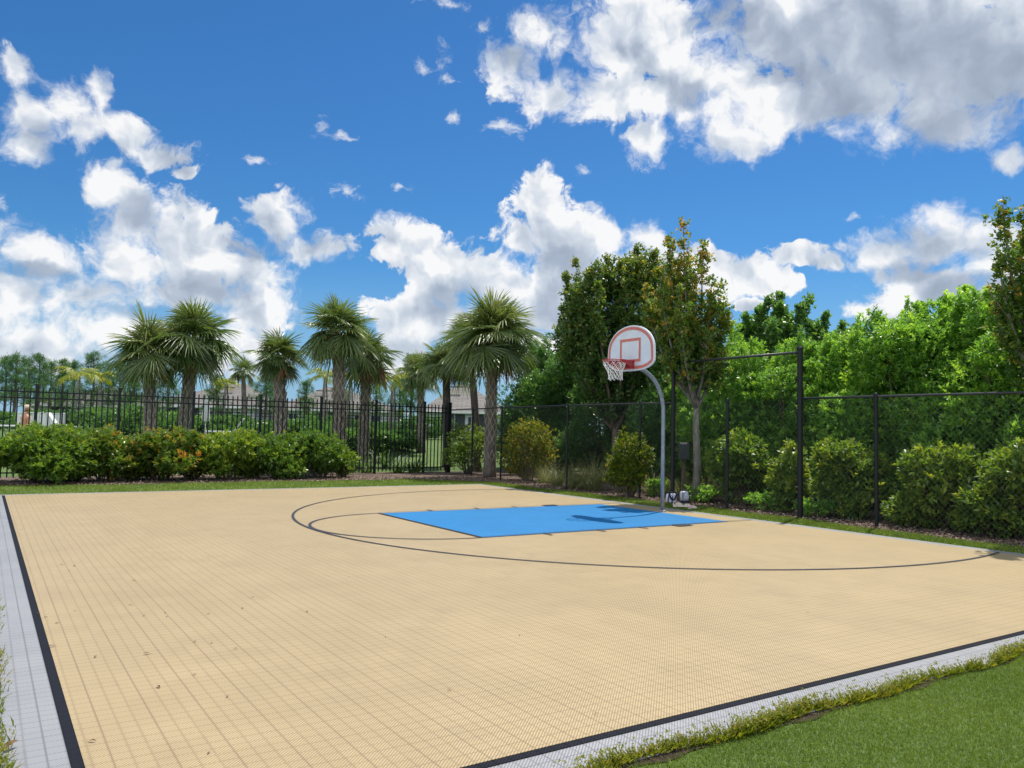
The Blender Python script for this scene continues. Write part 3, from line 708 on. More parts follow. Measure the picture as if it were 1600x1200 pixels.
leader_tree(xB, yB, 1.9, .13, tops_at(xB, yB, dB, [(884, 432, 0), (900, 408, .4), (922, 425, -.4), (948, 402, .2), (972, 412, 0), (996, 386, .6), (1022, 396, -.3), (880, 480, .5), (935, 445, -.9), (1010, 430, .9), (978, 440, -.6), (905, 460, -.5), (1036, 440, .2), (960, 455, .4)]),
            'leaf_tree', 'dense dark tree with many upright shoots left of the slender tree, above the backboard', 62, 'bark_brown', n=62, rad=.62, sh=2, fk=.12, hot=.02, tint=(.34, .17), L=.1,
            core=[tuple(at(px_, py_, dB+dd_)-np.array([xB, yB, gz(xB, yB)]))+(er_, eh_) for px_, py_, dd_, er_, eh_ in [(915, 470, 0, .75, .8), (965, 440, .2, .7, .7), (1005, 430, 0, .6, .8), (940, 520, .3, 1.1, .9), (1000, 500, -.2, 1.0, 1.0), (900, 530, .2, .8, .8), (985, 420, .5, .4, .5), (1032, 450, .2, .55, .8), (1045, 520, .2, .7, .9), (930, 435, -.3, .35, .5)]])
xC, yC = onray(1655, X=14.6); dC = xC*fw[0]+yC*fw[1]
leader_tree(xC, yC, 2.2, .11, tops_at(xC, yC, dC, [(1567, 322, 0), (1600, 330, .2), (1630, 300, 0), (1560, 400, -.2), (1660, 330, .3), (1590, 380, .5), (1620, 380, -.5), (1560, 452, .1), (1700, 340, .2), (1650, 400, .4)]),
            'leaf_maple', 'tree with dark and reddish tipped leaves leaning in at the right picture edge', 63, n=48, rad=.40, fk=.3, tint=(.3, .2), hot=.03, L=.09, sh=1)
xD, yD = onray(1225, X=24); dD = xD*fw[0]+yD*fw[1]
leader_tree(xD, yD, 2.6, .15, tops_at(xD, yD, dD, [(1218, 462, 0), (1185, 485, .5), (1250, 478, -.5), (1290, 492, .2), (1318, 505, .2), (1160, 510, .8), (1205, 500, -.9), (1270, 505, .9), (1235, 495, .3)]),
            'leaf_dark', 'dark rounded tree rising beyond the green wall right of centre', 64, 'bark_brown', n=110, rad=1.0, sh=4, fk=.2, tint=(.4, .2), L=.13, core=[(0, 0, 4.2, 1.5, 1.0), (-.9, 1.0, 4.6, .9, .7), (1.0, -1.2, 4.5, 1.0, .8), (.2, .2, 5.2, .7, .6)])
xE, yE = onray(1500, X=22); 
leader_tree(xE, yE, 2.6, .13, tops_at(xE, yE, xE*fw[0]+yE*fw[1], [(1480, 470, 0), (1510, 452, .3), (1545, 458, -.3), (1440, 478, .3), (1500, 480, .8)]),
            'leaf_hedge', 'light green tree topping the green wall near the right picture edge', 65, 'bark_brown', n=120, rad=.7, fk=.2, tint=(.55, .2), L=.12)

# ------------------------------------------------------------------ palms
def fan_crown(rng, s, n_fr, elo=-55, ehi=85, nseg=46, size_j=.15):
    Q, T = [], []
    for i in range(n_fr):
        f = (i+.5)/n_fr
        e = R_(ehi-(ehi-elo)*f**1.0+rng.normal(0, 8)); a = i*2.399963+rng.normal(0, .2); sc = s*(1+rng.normal(0, size_j))
        pl = sc*(.54+.16*f)*rng.uniform(.72, 1.12)
        h = np.array([math.cos(a), math.sin(a), 0.])
        pts = []; p = np.array([0, 0, 0.]); ee = e+.30
        for k in range(6):
            pts.append(p.copy()); p = p+(h*math.cos(ee)+np.array([0, 0, math.sin(ee)]))*pl/5; ee -= .085*math.cos(e)+.01
        Tn = h*math.cos(ee)+np.array([0, 0, math.sin(ee)]); B = np.array([-h[1], h[0], 0.]); Nn = np.cross(Tn, B)
        if Nn[2] < 0: Nn = -Nn
        tw = rng.normal(0, .35); B, Nn = B*math.cos(tw)+Nn*math.sin(tw), Nn*math.cos(tw)-B*math.sin(tw)
        ft = np.clip(.62-.38*f+rng.normal(0, .12), 0, 1)
        for k in range(5):
            for W in (B, Nn):
                w0 = .014*s/.95; Q.append(np.array([pts[k]-W*w0, pts[k]+W*w0, pts[k+1]+W*w0*.8, pts[k+1]-W*w0*.8])); T.append(.75)
        H = pts[5]; L0 = sc*.80; drp = rng.uniform(.05, .36)+.10*f
        for j in range(nseg):
            ph = (-1+2*(j+.5)/nseg)*2.25
            d = Tn*math.cos(ph)+B*math.sin(ph)-Nn*(.05+.22*abs(math.sin(ph)))+rng.normal(0, .035, 3); d /= np.linalg.norm(d)
            L = L0*(1-.25*abs(ph)/2.25)*rng.uniform(.85, 1.12); sd_ = np.cross(d, Nn); sd_ /= np.linalg.norm(sd_)
            sd_ = sd_*.8+Nn*(.6 if j % 2 else -.6); sd_ /= np.linalg.norm(sd_)
            ws = [.008, .017, .013, .002]; prev = None
            for t, wv in zip((0.02, .42, .74, 1.0), ws):
                c = H+d*L*t-np.array([0, 0, 1.])*L*drp*max(0, t-.35)**1.7*1.5; wv = wv*s/.95
                cur = (c-sd_*wv, c+sd_*wv)
                if prev is not None: Q.append(np.array([prev[0], prev[1], cur[1], cur[0]])); T.append(ft+rng.normal(0, .08)+(.18 if t == 1.0 else 0))
                prev = cur
    return np.array(Q).reshape(-1, 3), np.clip(np.array(T), 0, 1)
def dead_skirt(rng, s, n_fr, side=None):
    Q, T = [], []
    for i in range(n_fr):
        a = i*2.4+rng.normal(0, .3) if side is None else side+rng.normal(0, .45)
        h = np.array([math.cos(a), math.sin(a), 0.]); H = h*s*rng.uniform(.35, .6)+np.array([0, 0, -s*rng.uniform(.15, .5)])
        B = np.array([-h[1], h[0], 0.])
        Q.append(np.array([[0, 0, .05], [0, 0, .09], H+[0, 0, .02], H-[0, 0, .02]])); T.append(.6)
        for j in range(26):
            ph = (-1+2*(j+.5)/26)*1.5
            d = np.array([0, 0, -1.])*math.cos(ph*.6)+B*math.sin(ph)*.5+h*rng.uniform(-.15, .35); d /= np.linalg.norm(d); L = s*.75*rng.uniform(.6, 1.05)
            sd_ = np.cross(d, rng.normal(0, 1, 3)); sd_ /= np.linalg.norm(sd_); prev = None
            for t, wv in zip((0, .5, 1.0), (.012, .02, .003)):
                c = H+d*L*t+rng.normal(0, .01, 3); cur = (c-sd_*wv*s, c+sd_*wv*s)
                if prev is not None: Q.append(np.array([prev[0], prev[1], cur[1], cur[0]])); T.append(rng.uniform(.1, .9))
                prev = cur
    return np.array(Q).reshape(-1, 3), np.array(T)
def sabal(px, d, cx, cy, rpx, tr, label, seed, group, n_fr=36, boots=True, dead=6, side=None, mat='frond_green', bark='palm_bark', elo=-55):
    rng = np.random.default_rng(seed)
    g = at(px, 690, d); x, y = g[0], g[1]; z0 = gz(x, y)
    c = at(cx, cy, d); s = rpx/FPX*d/1.30; hz = c[2]-z0-s*.12; dx, dy = c[0]-x, c[1]-y
    root = empty('palm_tree', (x, y, z0), label, 'palm tree', group)
    b = MB(); n = 14; pts = [(dx*t**1.5, dy*t**1.5, -.1+(hz+.1)*t) for t in np.linspace(0, 1, n)]
    rad = [tr*(1.12-.16*t+.05*math.sin(t*9+seed)+(.25*(1-t)**8)) for t in np.linspace(0, 1, n)]
    b.tube(pts, rad, 14); tk = b.build('trunk', MATS[bark], root, smooth=True)
    def ctr(z):
        t = min(1, max(0, z/hz)); return dx*t**1.5, dy*t**1.5
    if boots:
        b = MB(); nb = 7; dz = tr*1.15; z = .5
        row = 0
        while z < hz-.05:
            for k in range(nb):
                if rng.uniform() < .08: continue
                for sg in (-1, 1):
                    a0 = 2*math.pi*(k+.5*(row % 2))/nb; a1 = a0+sg*math.pi/nb
                    lift = tr*rng.uniform(.10, .32)*(1+.8*(z/hz)**3); w_ = tr*.16; ox, oy = ctr(z)
                    P = []
                    for a, zz, rr, ww in ((a0, z, tr*1.0, w_*1.3), (a1, z+dz*1.15, tr*1.02+lift, w_)):
                        t_ = zz/hz; R0 = rr*(1.10-.14*t_)
                        for da, dr in ((-ww/tr*.5, 0), (0, tr*.10), (ww/tr*.5, 0)): P.append((ox+(R0+dr)*math.cos(a+da), oy+(R0+dr)*math.sin(a+da), zz))
                    b.add(P, [(0, 1, 4, 3), (1, 2, 5, 4), (3, 4, 5)])
            z += dz; row += 1
        b.build('leaf_boots', MATS['palm_boot'], root)
    V, T = fan_crown(rng, s, int(n_fr*1.12), elo=elo-4)
    me = quadmesh('crown', V, len(T), T); link('crown', me, MATS[mat], root, (dx, dy, hz))
    if dead:
        V, T = dead_skirt(rng, s, dead, side); me = quadmesh('dead_fronds', V, len(T), T); link('dead_fronds', me, MATS['frond_dead'], root, (dx, dy, hz))
    return root
GP = 'fan palms behind the picket fence'
sabal(766, 27.4, 770, 522, 78, 0.172, 'big fan palm with pale lattice trunk in the corner between the two fences', 71, GP, 46, dead=4, elo=-50)
sabal(747, 31.0, 733, 528, 52, 0.129, 'fan palm with smooth dark trunk right behind the big corner palm', 72, GP, 30, False, 2, bark='palm_bark_dark')
sabal(699, 33.0, 697, 566, 47, 0.163, 'short dark fan palm left of the big corner palm', 73, GP, 32, False, 4, bark='palm_bark_dark', elo=-40)
sabal(659, 38.0, 656, 580, 38, 0.163, 'small fan palm in front of the house left of the short dark one', 74, GP, 30, True, 3)
sabal(568, 30.5, 573, 553, 55, 0.172, 'fan palm with yellowed lower fronds right of the tallest mid palm', 75, GP, 30, True, 5, side=YAW-1.9)
sabal(531, 28.5, 528, 514, 60, 0.194, 'tall fan palm with brown dead fronds hanging at its left', 76, GP, 38, True, 9, side=YAW+1.75)
sabal(440, 29.5, 435, 554, 49, 0.194, 'stout fan palm with blue green crown left of the tall one with dead fronds', 77, GP, 32, True, 3)
sabal(381, 46, 380, 578, 27, 0.129, 'thin distant palm between the leftmost pair and the stout one', 78, GP, 18, False, 2)
sabal(287, 30.5, 303, 528, 70, 0.206, 'fan palm with the wider crown, right one of the leftmost pair', 79, GP, 42, True, 6)
sabal(235, 29.5, 232, 545, 66, 0.189, 'fan palm with the lower crown, left one of the leftmost pair', 80, GP, 34, True, 4)
def feather(px, d, top, spread, label, seed, n=14, trunk=True, cat='palm tree'):
    """clump of arching feather leaves"""
    rng = np.random.default_rng(seed); g = at(px, 690, d); z0 = gz(g[0], g[1]); c = at(px, top+spread*.7, d); s = spread/FPX*d; hz = c[2]-z0
    root = empty('feather_palm', (g[0], g[1], z0), label, cat, 'yellow green feather palms beyond the fence')
    b = MB()
    for k in range(3): b.tube([(.12*math.cos(k*2.1), .12*math.sin(k*2.1), -.05), (.16*math.cos(k*2.1), .16*math.sin(k*2.1), hz*.5), (.05*math.cos(k*2.1), .05*math.sin(k*2.1), hz)], [.05, .045, .04], 7)
    b.build('trunk', MATS['bark_pale'], root, smooth=True)
    Q, T = [], []
    for i in range(n):
        a = i*2.4; e = R_(rng.uniform(25, 78)); h = np.array([math.cos(a), math.sin(a), 0]); p = np.array([0, 0, 0.]); L = s*rng.uniform(.9, 1.2); ee = e
        for k in range(16):
            t = h*math.cos(ee)+np.array([0, 0, math.sin(ee)]); p2 = p+t*L/16; B = np.array([-h[1], h[0], 0.])
            Q.append(np.array([p-B*.01, p+B*.01, p2+B*.01, p2-B*.01])); T.append(.8)
            if k > 2:
                for sg in (-1, 1):
                    d_ = B*sg*.8+t*.6+np.array([0, 0, -.25])+rng.normal(0, .08, 3); d_ /= np.linalg.norm(d_); l = L*.30*math.sin(math.pi*min(1, k/15*.85+.12))
                    Q.append(np.array([p, p+d_*l*.4+t*.035, p+d_*l-[0, 0, l*.25], p+d_*l*.4-t*.02])); T.append(rng.uniform(.2, .9))
            p = p2; ee -= .13
    V = np.array(Q).reshape(-1, 3); me = quadmesh('crown', V, len(T), np.array(T)); link('crown', me, MATS['frond_yellow'], root, (0, 0, hz))
for a in [(118, 45, 560, 42, 'feather palm with a yellow frond beyond the left end of the picket fence', 81),
          (152, 47, 572, 26, 'small yellow feather palm right beside the larger left one', 82),
          (505, 42, 565, 34, 'yellow green feather palm left of the tall mid palm trunk', 83),
          (612, 42, 572, 36, 'yellow green feather palm right of the yellowed fan palm', 84),
          (545, 44, 570, 30, 'yellow green feather palm glimpsed between the two mid palm trunks', 85),
          (350, 48, 582, 26, 'green feather palm right of the leftmost fan palm pair', 86)]: feather(*a, n=20)

# pines far beyond the fence
def pine(px, d, top, wpx, label, seed):
    rng = np.random.default_rng(seed); g = at(px, 690, d); z0 = gz(g[0], g[1]); H = at(px, top, d)[2]-z0; W = wpx/FPX*d
    root = empty('pine_tree', (g[0], g[1], z0), label, 'pine tree', 'pines on the skyline beyond the fence')
    b = MB().tube([(0, 0, 0), (.1, .05, H*.5), (0, 0, H*.97)], [.14, .10, .03], 7); P = []
    nb = int(H*5.5)
    for i in range(nb):
        t = .28+.72*i/nb; z = H*t; a = i*2.4+rng.normal(0, .3); L = W*1.25*(1.08-t)**.6*rng.uniform(.5, 1.15)+.2
        e = np.array([math.cos(a)*L, math.sin(a)*L, z+L*rng.uniform(.15, .5)]); b.tube([(0, 0, z), (e*np.array([.5, .5, 1])+[0, 0, -L*.1]), e], [.03, .02, .01], 4, False)
        for q in range(5): P.append(e*np.array([1, 1, 1])*np.array([1-.17*q, 1-.17*q, 1])+rng.normal(0, .14, 3))
    for q in range(10): P.append(np.array([0, 0, H])+rng.normal(0, .15, 3))
    b.build('trunk', MATS['bark_brown'], root); P = np.array(P); k = 34
    C = np.repeat(P, k, 0)+rng.normal(0, .07, (len(P)*k, 3)); D = rng.normal(0, 1, C.shape)+[0, 0, .5]
    V = leaves(rng, C, D, rng.uniform(.2, .38, len(C)), np.full(len(C), .028), 0)
    link('crown', quadmesh('crown', V, len(C), np.clip(rng.normal(.45, .2, len(C)), 0, 1)), MATS['needle'], root)
GPI = [(18, 62, 560, 26), (55, 66, 557, 22), (92, 70, 566, 16), (140, 64, 558, 26), (182, 66, 572, 24), (205, 60, 590, 18), (258, 70, 585, 22), (412, 62, 582, 24), (425, 80, 570, 15),
       (476, 75, 600, 16), (640, 58, 560, 18), (622, 66, 590, 20), (-30, 60, 556, 26), (585, 78, 588, 18), (530, 80, 592, 20), (335, 72, 590, 20), (38, 74, 566, 22), (74, 78, 570, 22), (110, 76, 568, 20), (3, 72, 562, 24), (165, 80, 572, 22), (230, 78, 586, 20)]
PL = ['pine at the left picture edge', 'pine second from the left picture edge', 'slim pine left of the larger feather palm', 'tall pine just right of the larger feather palm', 'pine left of the leftmost fan palm', 'low pine touching the leftmost fan palm crown', 'pine seen between the leftmost fan palm pair', 'bushy pine behind the stout fan palm, left side', 'slim far pine behind the stout fan palm', 'low pine right of the stout fan palm', 'slender pine left of the small fan palm before the house', 'low pine between the yellowed palm and the small fan palm', 'pine outside the left picture edge', 'low far pine right of the two mid palm trunks', 'low far pine behind the tall mid palm', 'low far pine right of the leftmost pair', 'pine between the two nearest the left picture edge', 'pine behind the slim one near the left picture edge', 'far pine directly behind the larger feather palm', 'half cut pine on the left picture edge', 'far pine left of the leftmost fan palm, behind the small feather palm', 'low far pine behind the leftmost fan palm trunk']
for i, (p_, l_) in enumerate(zip(GPI, PL)): pine(*p_, l_, 100+i)

# spiky plants and ornamental grass
def blades(name, x, y, n, L, w_, mat, label, cat, seed, group, up_=.9, arch=.5, tint=(.5, .2), rr=.12, lay=5, flowers=0):
    rng = np.random.default_rng(seed); z0 = gz(x, y); root = empty(name, (x, y, z0), label, cat, group)
    Q, T = [], []
    for i in range(n):
        a = rng.uniform(0, 6.283); r = rr*math.sqrt(rng.uniform()); p = np.array([r*math.cos(a), r*math.sin(a), 0.]); a += rng.normal(0, .5)
        h = np.array([math.cos(a), math.sin(a), 0]); e = rng.uniform(up_*.55, 1.5); l = L*rng.uniform(.6, 1.1); B = np.array([-h[1], h[0], 0.]); tt = rng.normal(*tint); ar = arch*rng.uniform(.4, 1.4)
        for k in range(lay):
            t = h*math.cos(e)+np.array([0, 0, math.sin(e)]); p2 = p+t*l/lay; wa = w_*(1-k/lay)**.7; wb = w_*max(.05, 1-(k+1)/lay)**.7
            Q.append(np.array([p-B*wa/2, p+B*wa/2, p2+B*wb/2, p2-B*wb/2])); T.append(tt); p = p2; e -= ar*1.3/lay*(1+k*.35)
    link('foliage', quadmesh('foliage', np.array(Q).reshape(-1, 3), len(T), np.clip(np.array(T), 0, 1)), MATS[mat], root)
    if flowers:
        b = MB()
        for k in range(flowers):
            a = rng.uniform(0, 6.28); cx, cy, cz = .35*math.cos(a), .35*math.sin(a), L*rng.uniform(.6, .85); b.tube([(0, 0, 0), (cx*.6, cy*.6, cz*.7), (cx, cy, cz)], .008, 4)
            for j in range(8):
                q = np.array([cx, cy, cz]); d_ = nrm(rng.normal(0, 1, 3)); d2 = nrm(np.cross(d_, [0, 0, 1.])); b.add([q, q+d_*.05+d2*.015, q+d_*.11, q+d_*.05-d2*.015], [(0, 1, 2, 3)])
        b.build('flower', MATS['flower_white'], root)
    return root
plain('flower_white', (.72, .74, .68), .6)
GS = 'strap leaved plants between the palms behind the picket fence'
for i, (px, d, L, n, fl, lab) in enumerate([
    (322, 31, 1.15, 60, 0, 'spiky plant right of the leftmost palm pair'), (365, 32, 1.1, 60, 0, 'spiky plant before the thin distant palm'), (400, 30, 1.25, 60, 0, 'spiky plant left of the stout palm trunk'),
    (470, 29, 1.2, 70, 0, 'spiky plant right of the stout palm trunk'), (500, 31, 1.15, 60, 0, 'spiky plant left of the tall mid palm trunk'), (550, 29.5, 1.05, 60, 1, 'spiky plant between the two mid palm trunks'),
    (575, 28.5, .75, 60, 3, 'low spiky plant with white flowers right of the mid palms'), (605, 31, 1.0, 60, 1, 'spiky plant with one white flower left of the low flowering pair'), (622, 28.8, .7, 50, 2, 'flowering strap plant in the middle of the second fence panel from the end'),
    (648, 29.2, .8, 60, 0, 'dark spiky plant near the right end of the picket fence'), (120, 30, 1.0, 60, 0, 'spiky plant behind the largest left shrub'), (200, 31, 1.0, 60, 0, 'spiky plant left of the leftmost palm trunk'), (260, 31, 1.1, 60, 0, 'spiky plant between the leftmost palm trunks'),
    (15, 31, .9, 50, 0, 'spiky plant at the left picture edge behind the fence'), (590, 33, .9, 50, 0, 'spiky plant further back right of the mid palms'), (430, 31.5, 1.2, 60, 0, 'spiky plant behind the stout palm trunk')]):
    g = at(px, 690, d); blades('strap_plant', g[0], g[1], n, L, .05, 'strap_leaf', lab, 'plant', 130+i, GS, flowers=fl, arch=.7, rr=.2)
GG = 'fountain grass clumps behind the chain link fence'
for i, (px, X, L, n, lab) in enumerate([(872, 14.2, .95, 420, 'grass clump right of the golden shrub'), (900, 14.0, 1.0, 480, 'grass clump just right of the second fence post'), (928, 13.95, 1.15, 700, 'largest grass clump, left of the upright yellow green shrub'),
    (1022, 14.6, .85, 300, 'grass clump hidden behind the hoop pole'), (1065, 14.3, .85, 360, 'pale grass clump between the tall post and the thin trunk'), (1104, 14.6, .95, 300, 'grass clump right of the thin trunk'), (852, 14.5, .8, 300, 'grass clump at the foot of the golden shrub')]):
    x, y = onray(px, X=X); blades('grass_clump', x, y, n, L, .009, 'reed', lab, 'ornamental grass', 150+i, GG, arch=.75, rr=.16, tint=(.4, .25))
# dark planting against the inner fence
for i, (px, d) in enumerate([(60, 42), (130, 43), (205, 44), (280, 45), (365, 46), (430, 46), (500, 47), (560, 47), (612, 47), (660, 47)]):
    g = at(px, 690, d); shrub('bush', g[0], g[1], 1.7, 1.15+.25*math.sin(i*2.3), 'leaf_dark', ['dark bush before the far left house', 'dark bush below the larger feather palm', 'dark bush by the inner fence left of the leftmost palm pair', 'dark bush by the inner fence behind the leftmost palm pair', 'dark bush by the inner fence below the thin distant palm',
        'dark bush by the inner fence behind the stout palm', 'dark bush by the inner fence left of the tall mid palm', 'dark bush by the inner fence between the two mid palms', 'dark bush by the inner fence right of the yellowed fan palm', 'dark bush by the inner fence below the small fan palm'][i], 'bush', 'dark bushes along the inner pool fence', 190+i, 1300, 8, .13, .05, tint=(.25, .18))
# extra undergrowth beyond the fence
for i, (px, d, r, h, mat, lab) in enumerate([(72, 45, 1.4, 1.5, 'leaf_dark', 'dark bush behind the white screen fence'), (190, 34, 1.3, 1.9, 'leaf_dark', 'green bush left of the leftmost palm'), (265, 33.5, 1.2, 1.9, 'leaf_dark', 'dark bush between the leftmost palm pair'),
    (420, 34, 1.4, 1.7, 'leaf_dark', 'dark bush behind the stout palm'), (480, 35, 1.5, 1.8, 'leaf_dark', 'dark bush right of the stout palm'), (522, 34, 1.3, 1.6, 'leaf_dark', 'dark bush behind the tall mid palm'), (558, 35, 1.3, 1.5, 'leaf_dark', 'green bush behind the yellowed fan palm'), (-8, 44, 1.3, 1.3, 'leaf_dark', 'dark bush beyond the fence at the left picture edge'), (160, 37, 1.2, 1.6, 'leaf_dark', 'green bush beyond the fence left of the dark one'), (300, 42, 1.2, 1.3, 'leaf_dark', 'low dark bush left of the folded umbrella'), (585, 36, 1.3, 1.3, 'leaf_dark', 'green bush beyond the flowering strap plants'), (625, 38, 1.1, 1.2, 'leaf_dark', 'green bush before the house screen'),
    (348, 42, 1.4, 1.4, 'leaf_dark', 'dark bush beside the folded white umbrella'), (225, 36, 1.2, 1.6, 'leaf_dark', 'green bush behind the leftmost palm trunk')]):
    g = at(px, 690, d); shrub('bush', g[0], g[1], r, h*.82, mat, lab, 'bush', 'bushes in the garden beyond the picket fence', 170+i, 1500, 8, .12, .045, tint=(.4, .22))

# ------------------------------------------------------------------ houses and pool yard beyond
def roofmat(name, a, c):
    m, t, b, o = newmat(name)
    g = t.n('ShaderNodeTexCoord').outputs['Object']; br = t.n('ShaderNodeTexBrick', i_Scale=1.0); t.l.new(g, br.inputs['Vector'])
    br.inputs['Color1'].default_value = rgb(*a); br.inputs['Color2'].default_value = rgb(*c); br.inputs['Mortar'].default_value = rgb(*tuple(q*.6 for q in a))
    br.inputs['Brick Width'].default_value = .9; br.inputs['Row Height'].default_value = .3; br.inputs['Mortar Size'].default_value = .03
    t.l.new(br.outputs[0], b.inputs['Base Color']); b.inputs['Roughness'].default_value = .85
roofmat('roof_taupe', (.165, .15, .135), (.215, .195, .18))
plain('stucco', (.52, .55, .58), .85, 0, .3, .05, 3, .15, 50); plain('trim_white', (.74, .75, .75), .6, 0, .4, .03)
plain('glass_dark', (.018, .024, .03), .12, 0, .8, .2, 2); plain('screen_dark', (.03, .034, .038), .6, 0, .4, .2, 1)
YR = YAW-math.pi/2
def house(px0, px1, d, eave, peak, pkx, label, depth=11, wins=5, lanai=None):
    c = at((px0+px1)/2, eave, d); W = (px1-px0)/FPX*d; z0 = gz(c[0], c[1]); he = c[2]-z0; hp = at(pkx, peak, d+depth/2)[2]-z0
    root = empty('house', (c[0], c[1], z0), label, 'house', rz=YR)
    b = MB(); b.box((0, depth/2, he/2-.05), (W-1.2, depth-1.2, he-.1), 0); b.build('wall', MATS['stucco'], root)
    pk = (pkx-(px0+px1)/2)/FPX*d; rl = max(.3, W*.5-depth*.5)*.9
    b = MB(); X, Y = W/2, depth
    v = [(-X, 0, he), (X, 0, he), (X, Y, he), (-X, Y, he), (pk-rl, Y/2, hp), (pk+rl, Y/2, hp), (-X, 0, he-.18), (X, 0, he-.18), (X, Y, he-.18), (-X, Y, he-.18)]
    b.add(v, [(0, 1, 5, 4), (1, 2, 5), (2, 3, 4, 5), (3, 0, 4), (9, 8, 7, 6)]); rf = b.build('roof', MATS['roof_taupe'], root)
    b = MB(); b.box((0, -.02, he-.09), (W+.06, .05, .2)); b.box((-X-.0, Y/2, he-.09), (.05, Y, .2)); b.box((X, Y/2, he-.09), (.05, Y, .2)); b.build('fascia', MATS['trim_white'], rf)
    b = MB(); b.box((pk-.5, Y*.3, hp-.55), (1.5, .25, .10)); b.build('roof_vent', MATS['glass_dark'], rf)
    n = wins
    for k in range(n):
        x = -X+1.2+(W-2.4)*(k+.5)/n; ww = (W-2.4)/n*.62
        if lanai and k in lanai:
            MB().box((x, .58, he*.48), (ww*1.4, .08, he*.8)).build('screen', MATS['screen_dark'], root); continue
        fr = MB().box((x, .575, he*.55), (ww, .08, he*.5), 0, .01).build('window', MATS['trim_white'], root)
        MB().box((x-ww*.24, .545, he*.55), (ww*.42, .06, he*.44)).box((x+ww*.24, .545, he*.55), (ww*.42, .06, he*.44)).build('pane', MATS['glass_dark'], fr)
    return root
house(655, 800, 78, 643, 598, 715, 'brown hip roofed blue grey house behind the right end of the picket fence', wins=6, lanai=(1, 2, 4))
house(425, 618, 82, 640, 604, 500, 'house with low brown roof seen between the stout and the tall palms', wins=6, lanai=(2, 3))
house(215, 405, 84, 634, 599, 345, 'house with brown roof behind the leftmost palm pair', wins=6, lanai=(1, 2, 4))
house(30, 190, 80, 632, 604, 130, 'house with brown roof partly hidden by pines at the far left', wins=5, lanai=(1, 2))
# inner pool fence
A_, B_ = at(95, 690, 40), at(712, 690, 45)
L_ = math.hypot(B_[0]-A_[0], B_[1]-A_[1]); ang = math.atan2(B_[1]-A_[1], B_[0]-A_[0]); zf = gz((A_[0]+B_[0])/2, (A_[1]+B_[1])/2)
qf = empty('pool_fence', (A_[0], A_[1], zf), 'lower inner black fence around the pool yard, beyond the palms', 'fence', rz=ang)
n = int(L_/2.4)
for k in range(n+1): MB().box((L_*k/n, 0, .65), (.06, .06, 1.35)).build('post', MATS['black_metal'], qf)
for k in range(n):
    b = MB(); x0_, x1_ = L_*k/n, L_*(k+1)/n
    for zz in (1.24, 1.08, .12): b.box(((x0_+x1_)/2, 0, zz), (x1_-x0_-.06, .03, .03))
    for j in range(1, 18): b.box((x0_+(x1_-x0_)*j/18, 0, .64), (.018, .018, 1.24))
    b.build('panel', MATS['black_metal'], qf)
plain('white_plastic', (.76, .76, .75), .4, 0, .5, .03); plain('white_canvas', (.74, .74, .72), .8, 0, .3, .05)
def chaise(px, d, rz, label):
    g = at(px, 690, d); root = empty('lounge_chair', (g[0], g[1], gz(g[0], g[1])), label, 'lounge chair', 'white lounge chairs by the pool', rz=rz)
    b = MB().box((0, .3, .34), (1.35, .05, .06), 0, .01).box((0, -.3, .34), (1.35, .05, .06), 0, .01).box((-.66, 0, .34), (.05, .56, .06), 0, .01); b.build('frame', MATS['white_plastic'], root)
    b = MB()
    for k in range(9): b.box((-.58+k*.13, 0, .375), (.11, .56, .015))
    b.build('seat', MATS['white_canvas'], root)
    b = MB(); M_ = Matrix.Rotation(R_(-55), 4, 'Y')
    b.box((0, 0, 0), (.75, .58, .03), 0, .008, M=M_); me = b.build('backrest', MATS['white_canvas'], root, loc=(.80, 0, .68))
    for sx in (-.6, .6):
        for sy in (-.28, .28): MB().box((sx, sy, .16), (.05, .04, .33)).build('leg', MATS['white_plastic'], root)
    return root
chaise(8, 37, YR+.2, 'white lounge chair at the left picture edge'); chaise(112, 37, YR+3.4, 'white lounge chair with its back raised, right of the person')
chaise(134, 38, YR+.5, 'white lounge chair furthest right near the person'); chaise(345, 38, YR+.2, 'white lounge chair beside the folded umbrella')
g = at(320, 690, 37); um = empty('folded_umbrella', (g[0], g[1], gz(g[0], g[1])), 'folded white patio umbrella seen through the fence', 'umbrella')
MB().lathe([(.25, 0), (.25, .06), (.03, .08)], 16).build('base', MATS['galvanised'], um)
MB().tube([(0, 0, .05), (0, 0, 2.05)], .022, 8).build('pole', MATS['white_plastic'], um)
b = MB(); V = []; k_ = 16
for z, r in ((.85, .16), (1.0, .19), (1.4, .15), (1.8, .08), (2.0, .02)):
    for i in range(k_*2): a = math.pi*i/k_; q = r*(1 if i % 2 else .72); V.append((q*math.cos(a), q*math.sin(a), z))
b.add(V, [(j*32+i, j*32+(i+1) % 32, j*32+32+(i+1) % 32, j*32+32+i) for j in range(4) for i in range(32)]); b.build('canopy', MATS['white_canvas'], um)
g0, g1 = at(26, 690, 40), at(98, 690, 40.5)
wfz = at(60, 645, 40)[2]; L_ = math.hypot(g1[0]-g0[0], g1[1]-g0[1]); z0_ = gz(g0[0], g0[1])
wf = empty('screen_fence', (g0[0], g0[1], z0_), 'pale grey board screen fence behind the person in the cap', 'fence', rz=math.atan2(g1[1]-g0[1], g1[0]-g0[0]))
nb_ = int(L_/.15); b = MB()
for k in range(nb_): b.box(((k+.5)*L_/nb_, 0, (wfz-z0_)/2), (L_/nb_*.88, .025, wfz-z0_-.1))
b.build('panel', MATS['white_plastic'], wf)
for k in range(3): MB().box((k*L_/2, .07, (wfz-z0_)/2), (.11, .11, wfz-z0_+.06), 0, .01).build('post', MATS['white_plastic'], wf)
MB().box((L_/2, 0, wfz-z0_-.01), (L_, .06, .05)).build('rail', MATS['white_plastic'], wf)
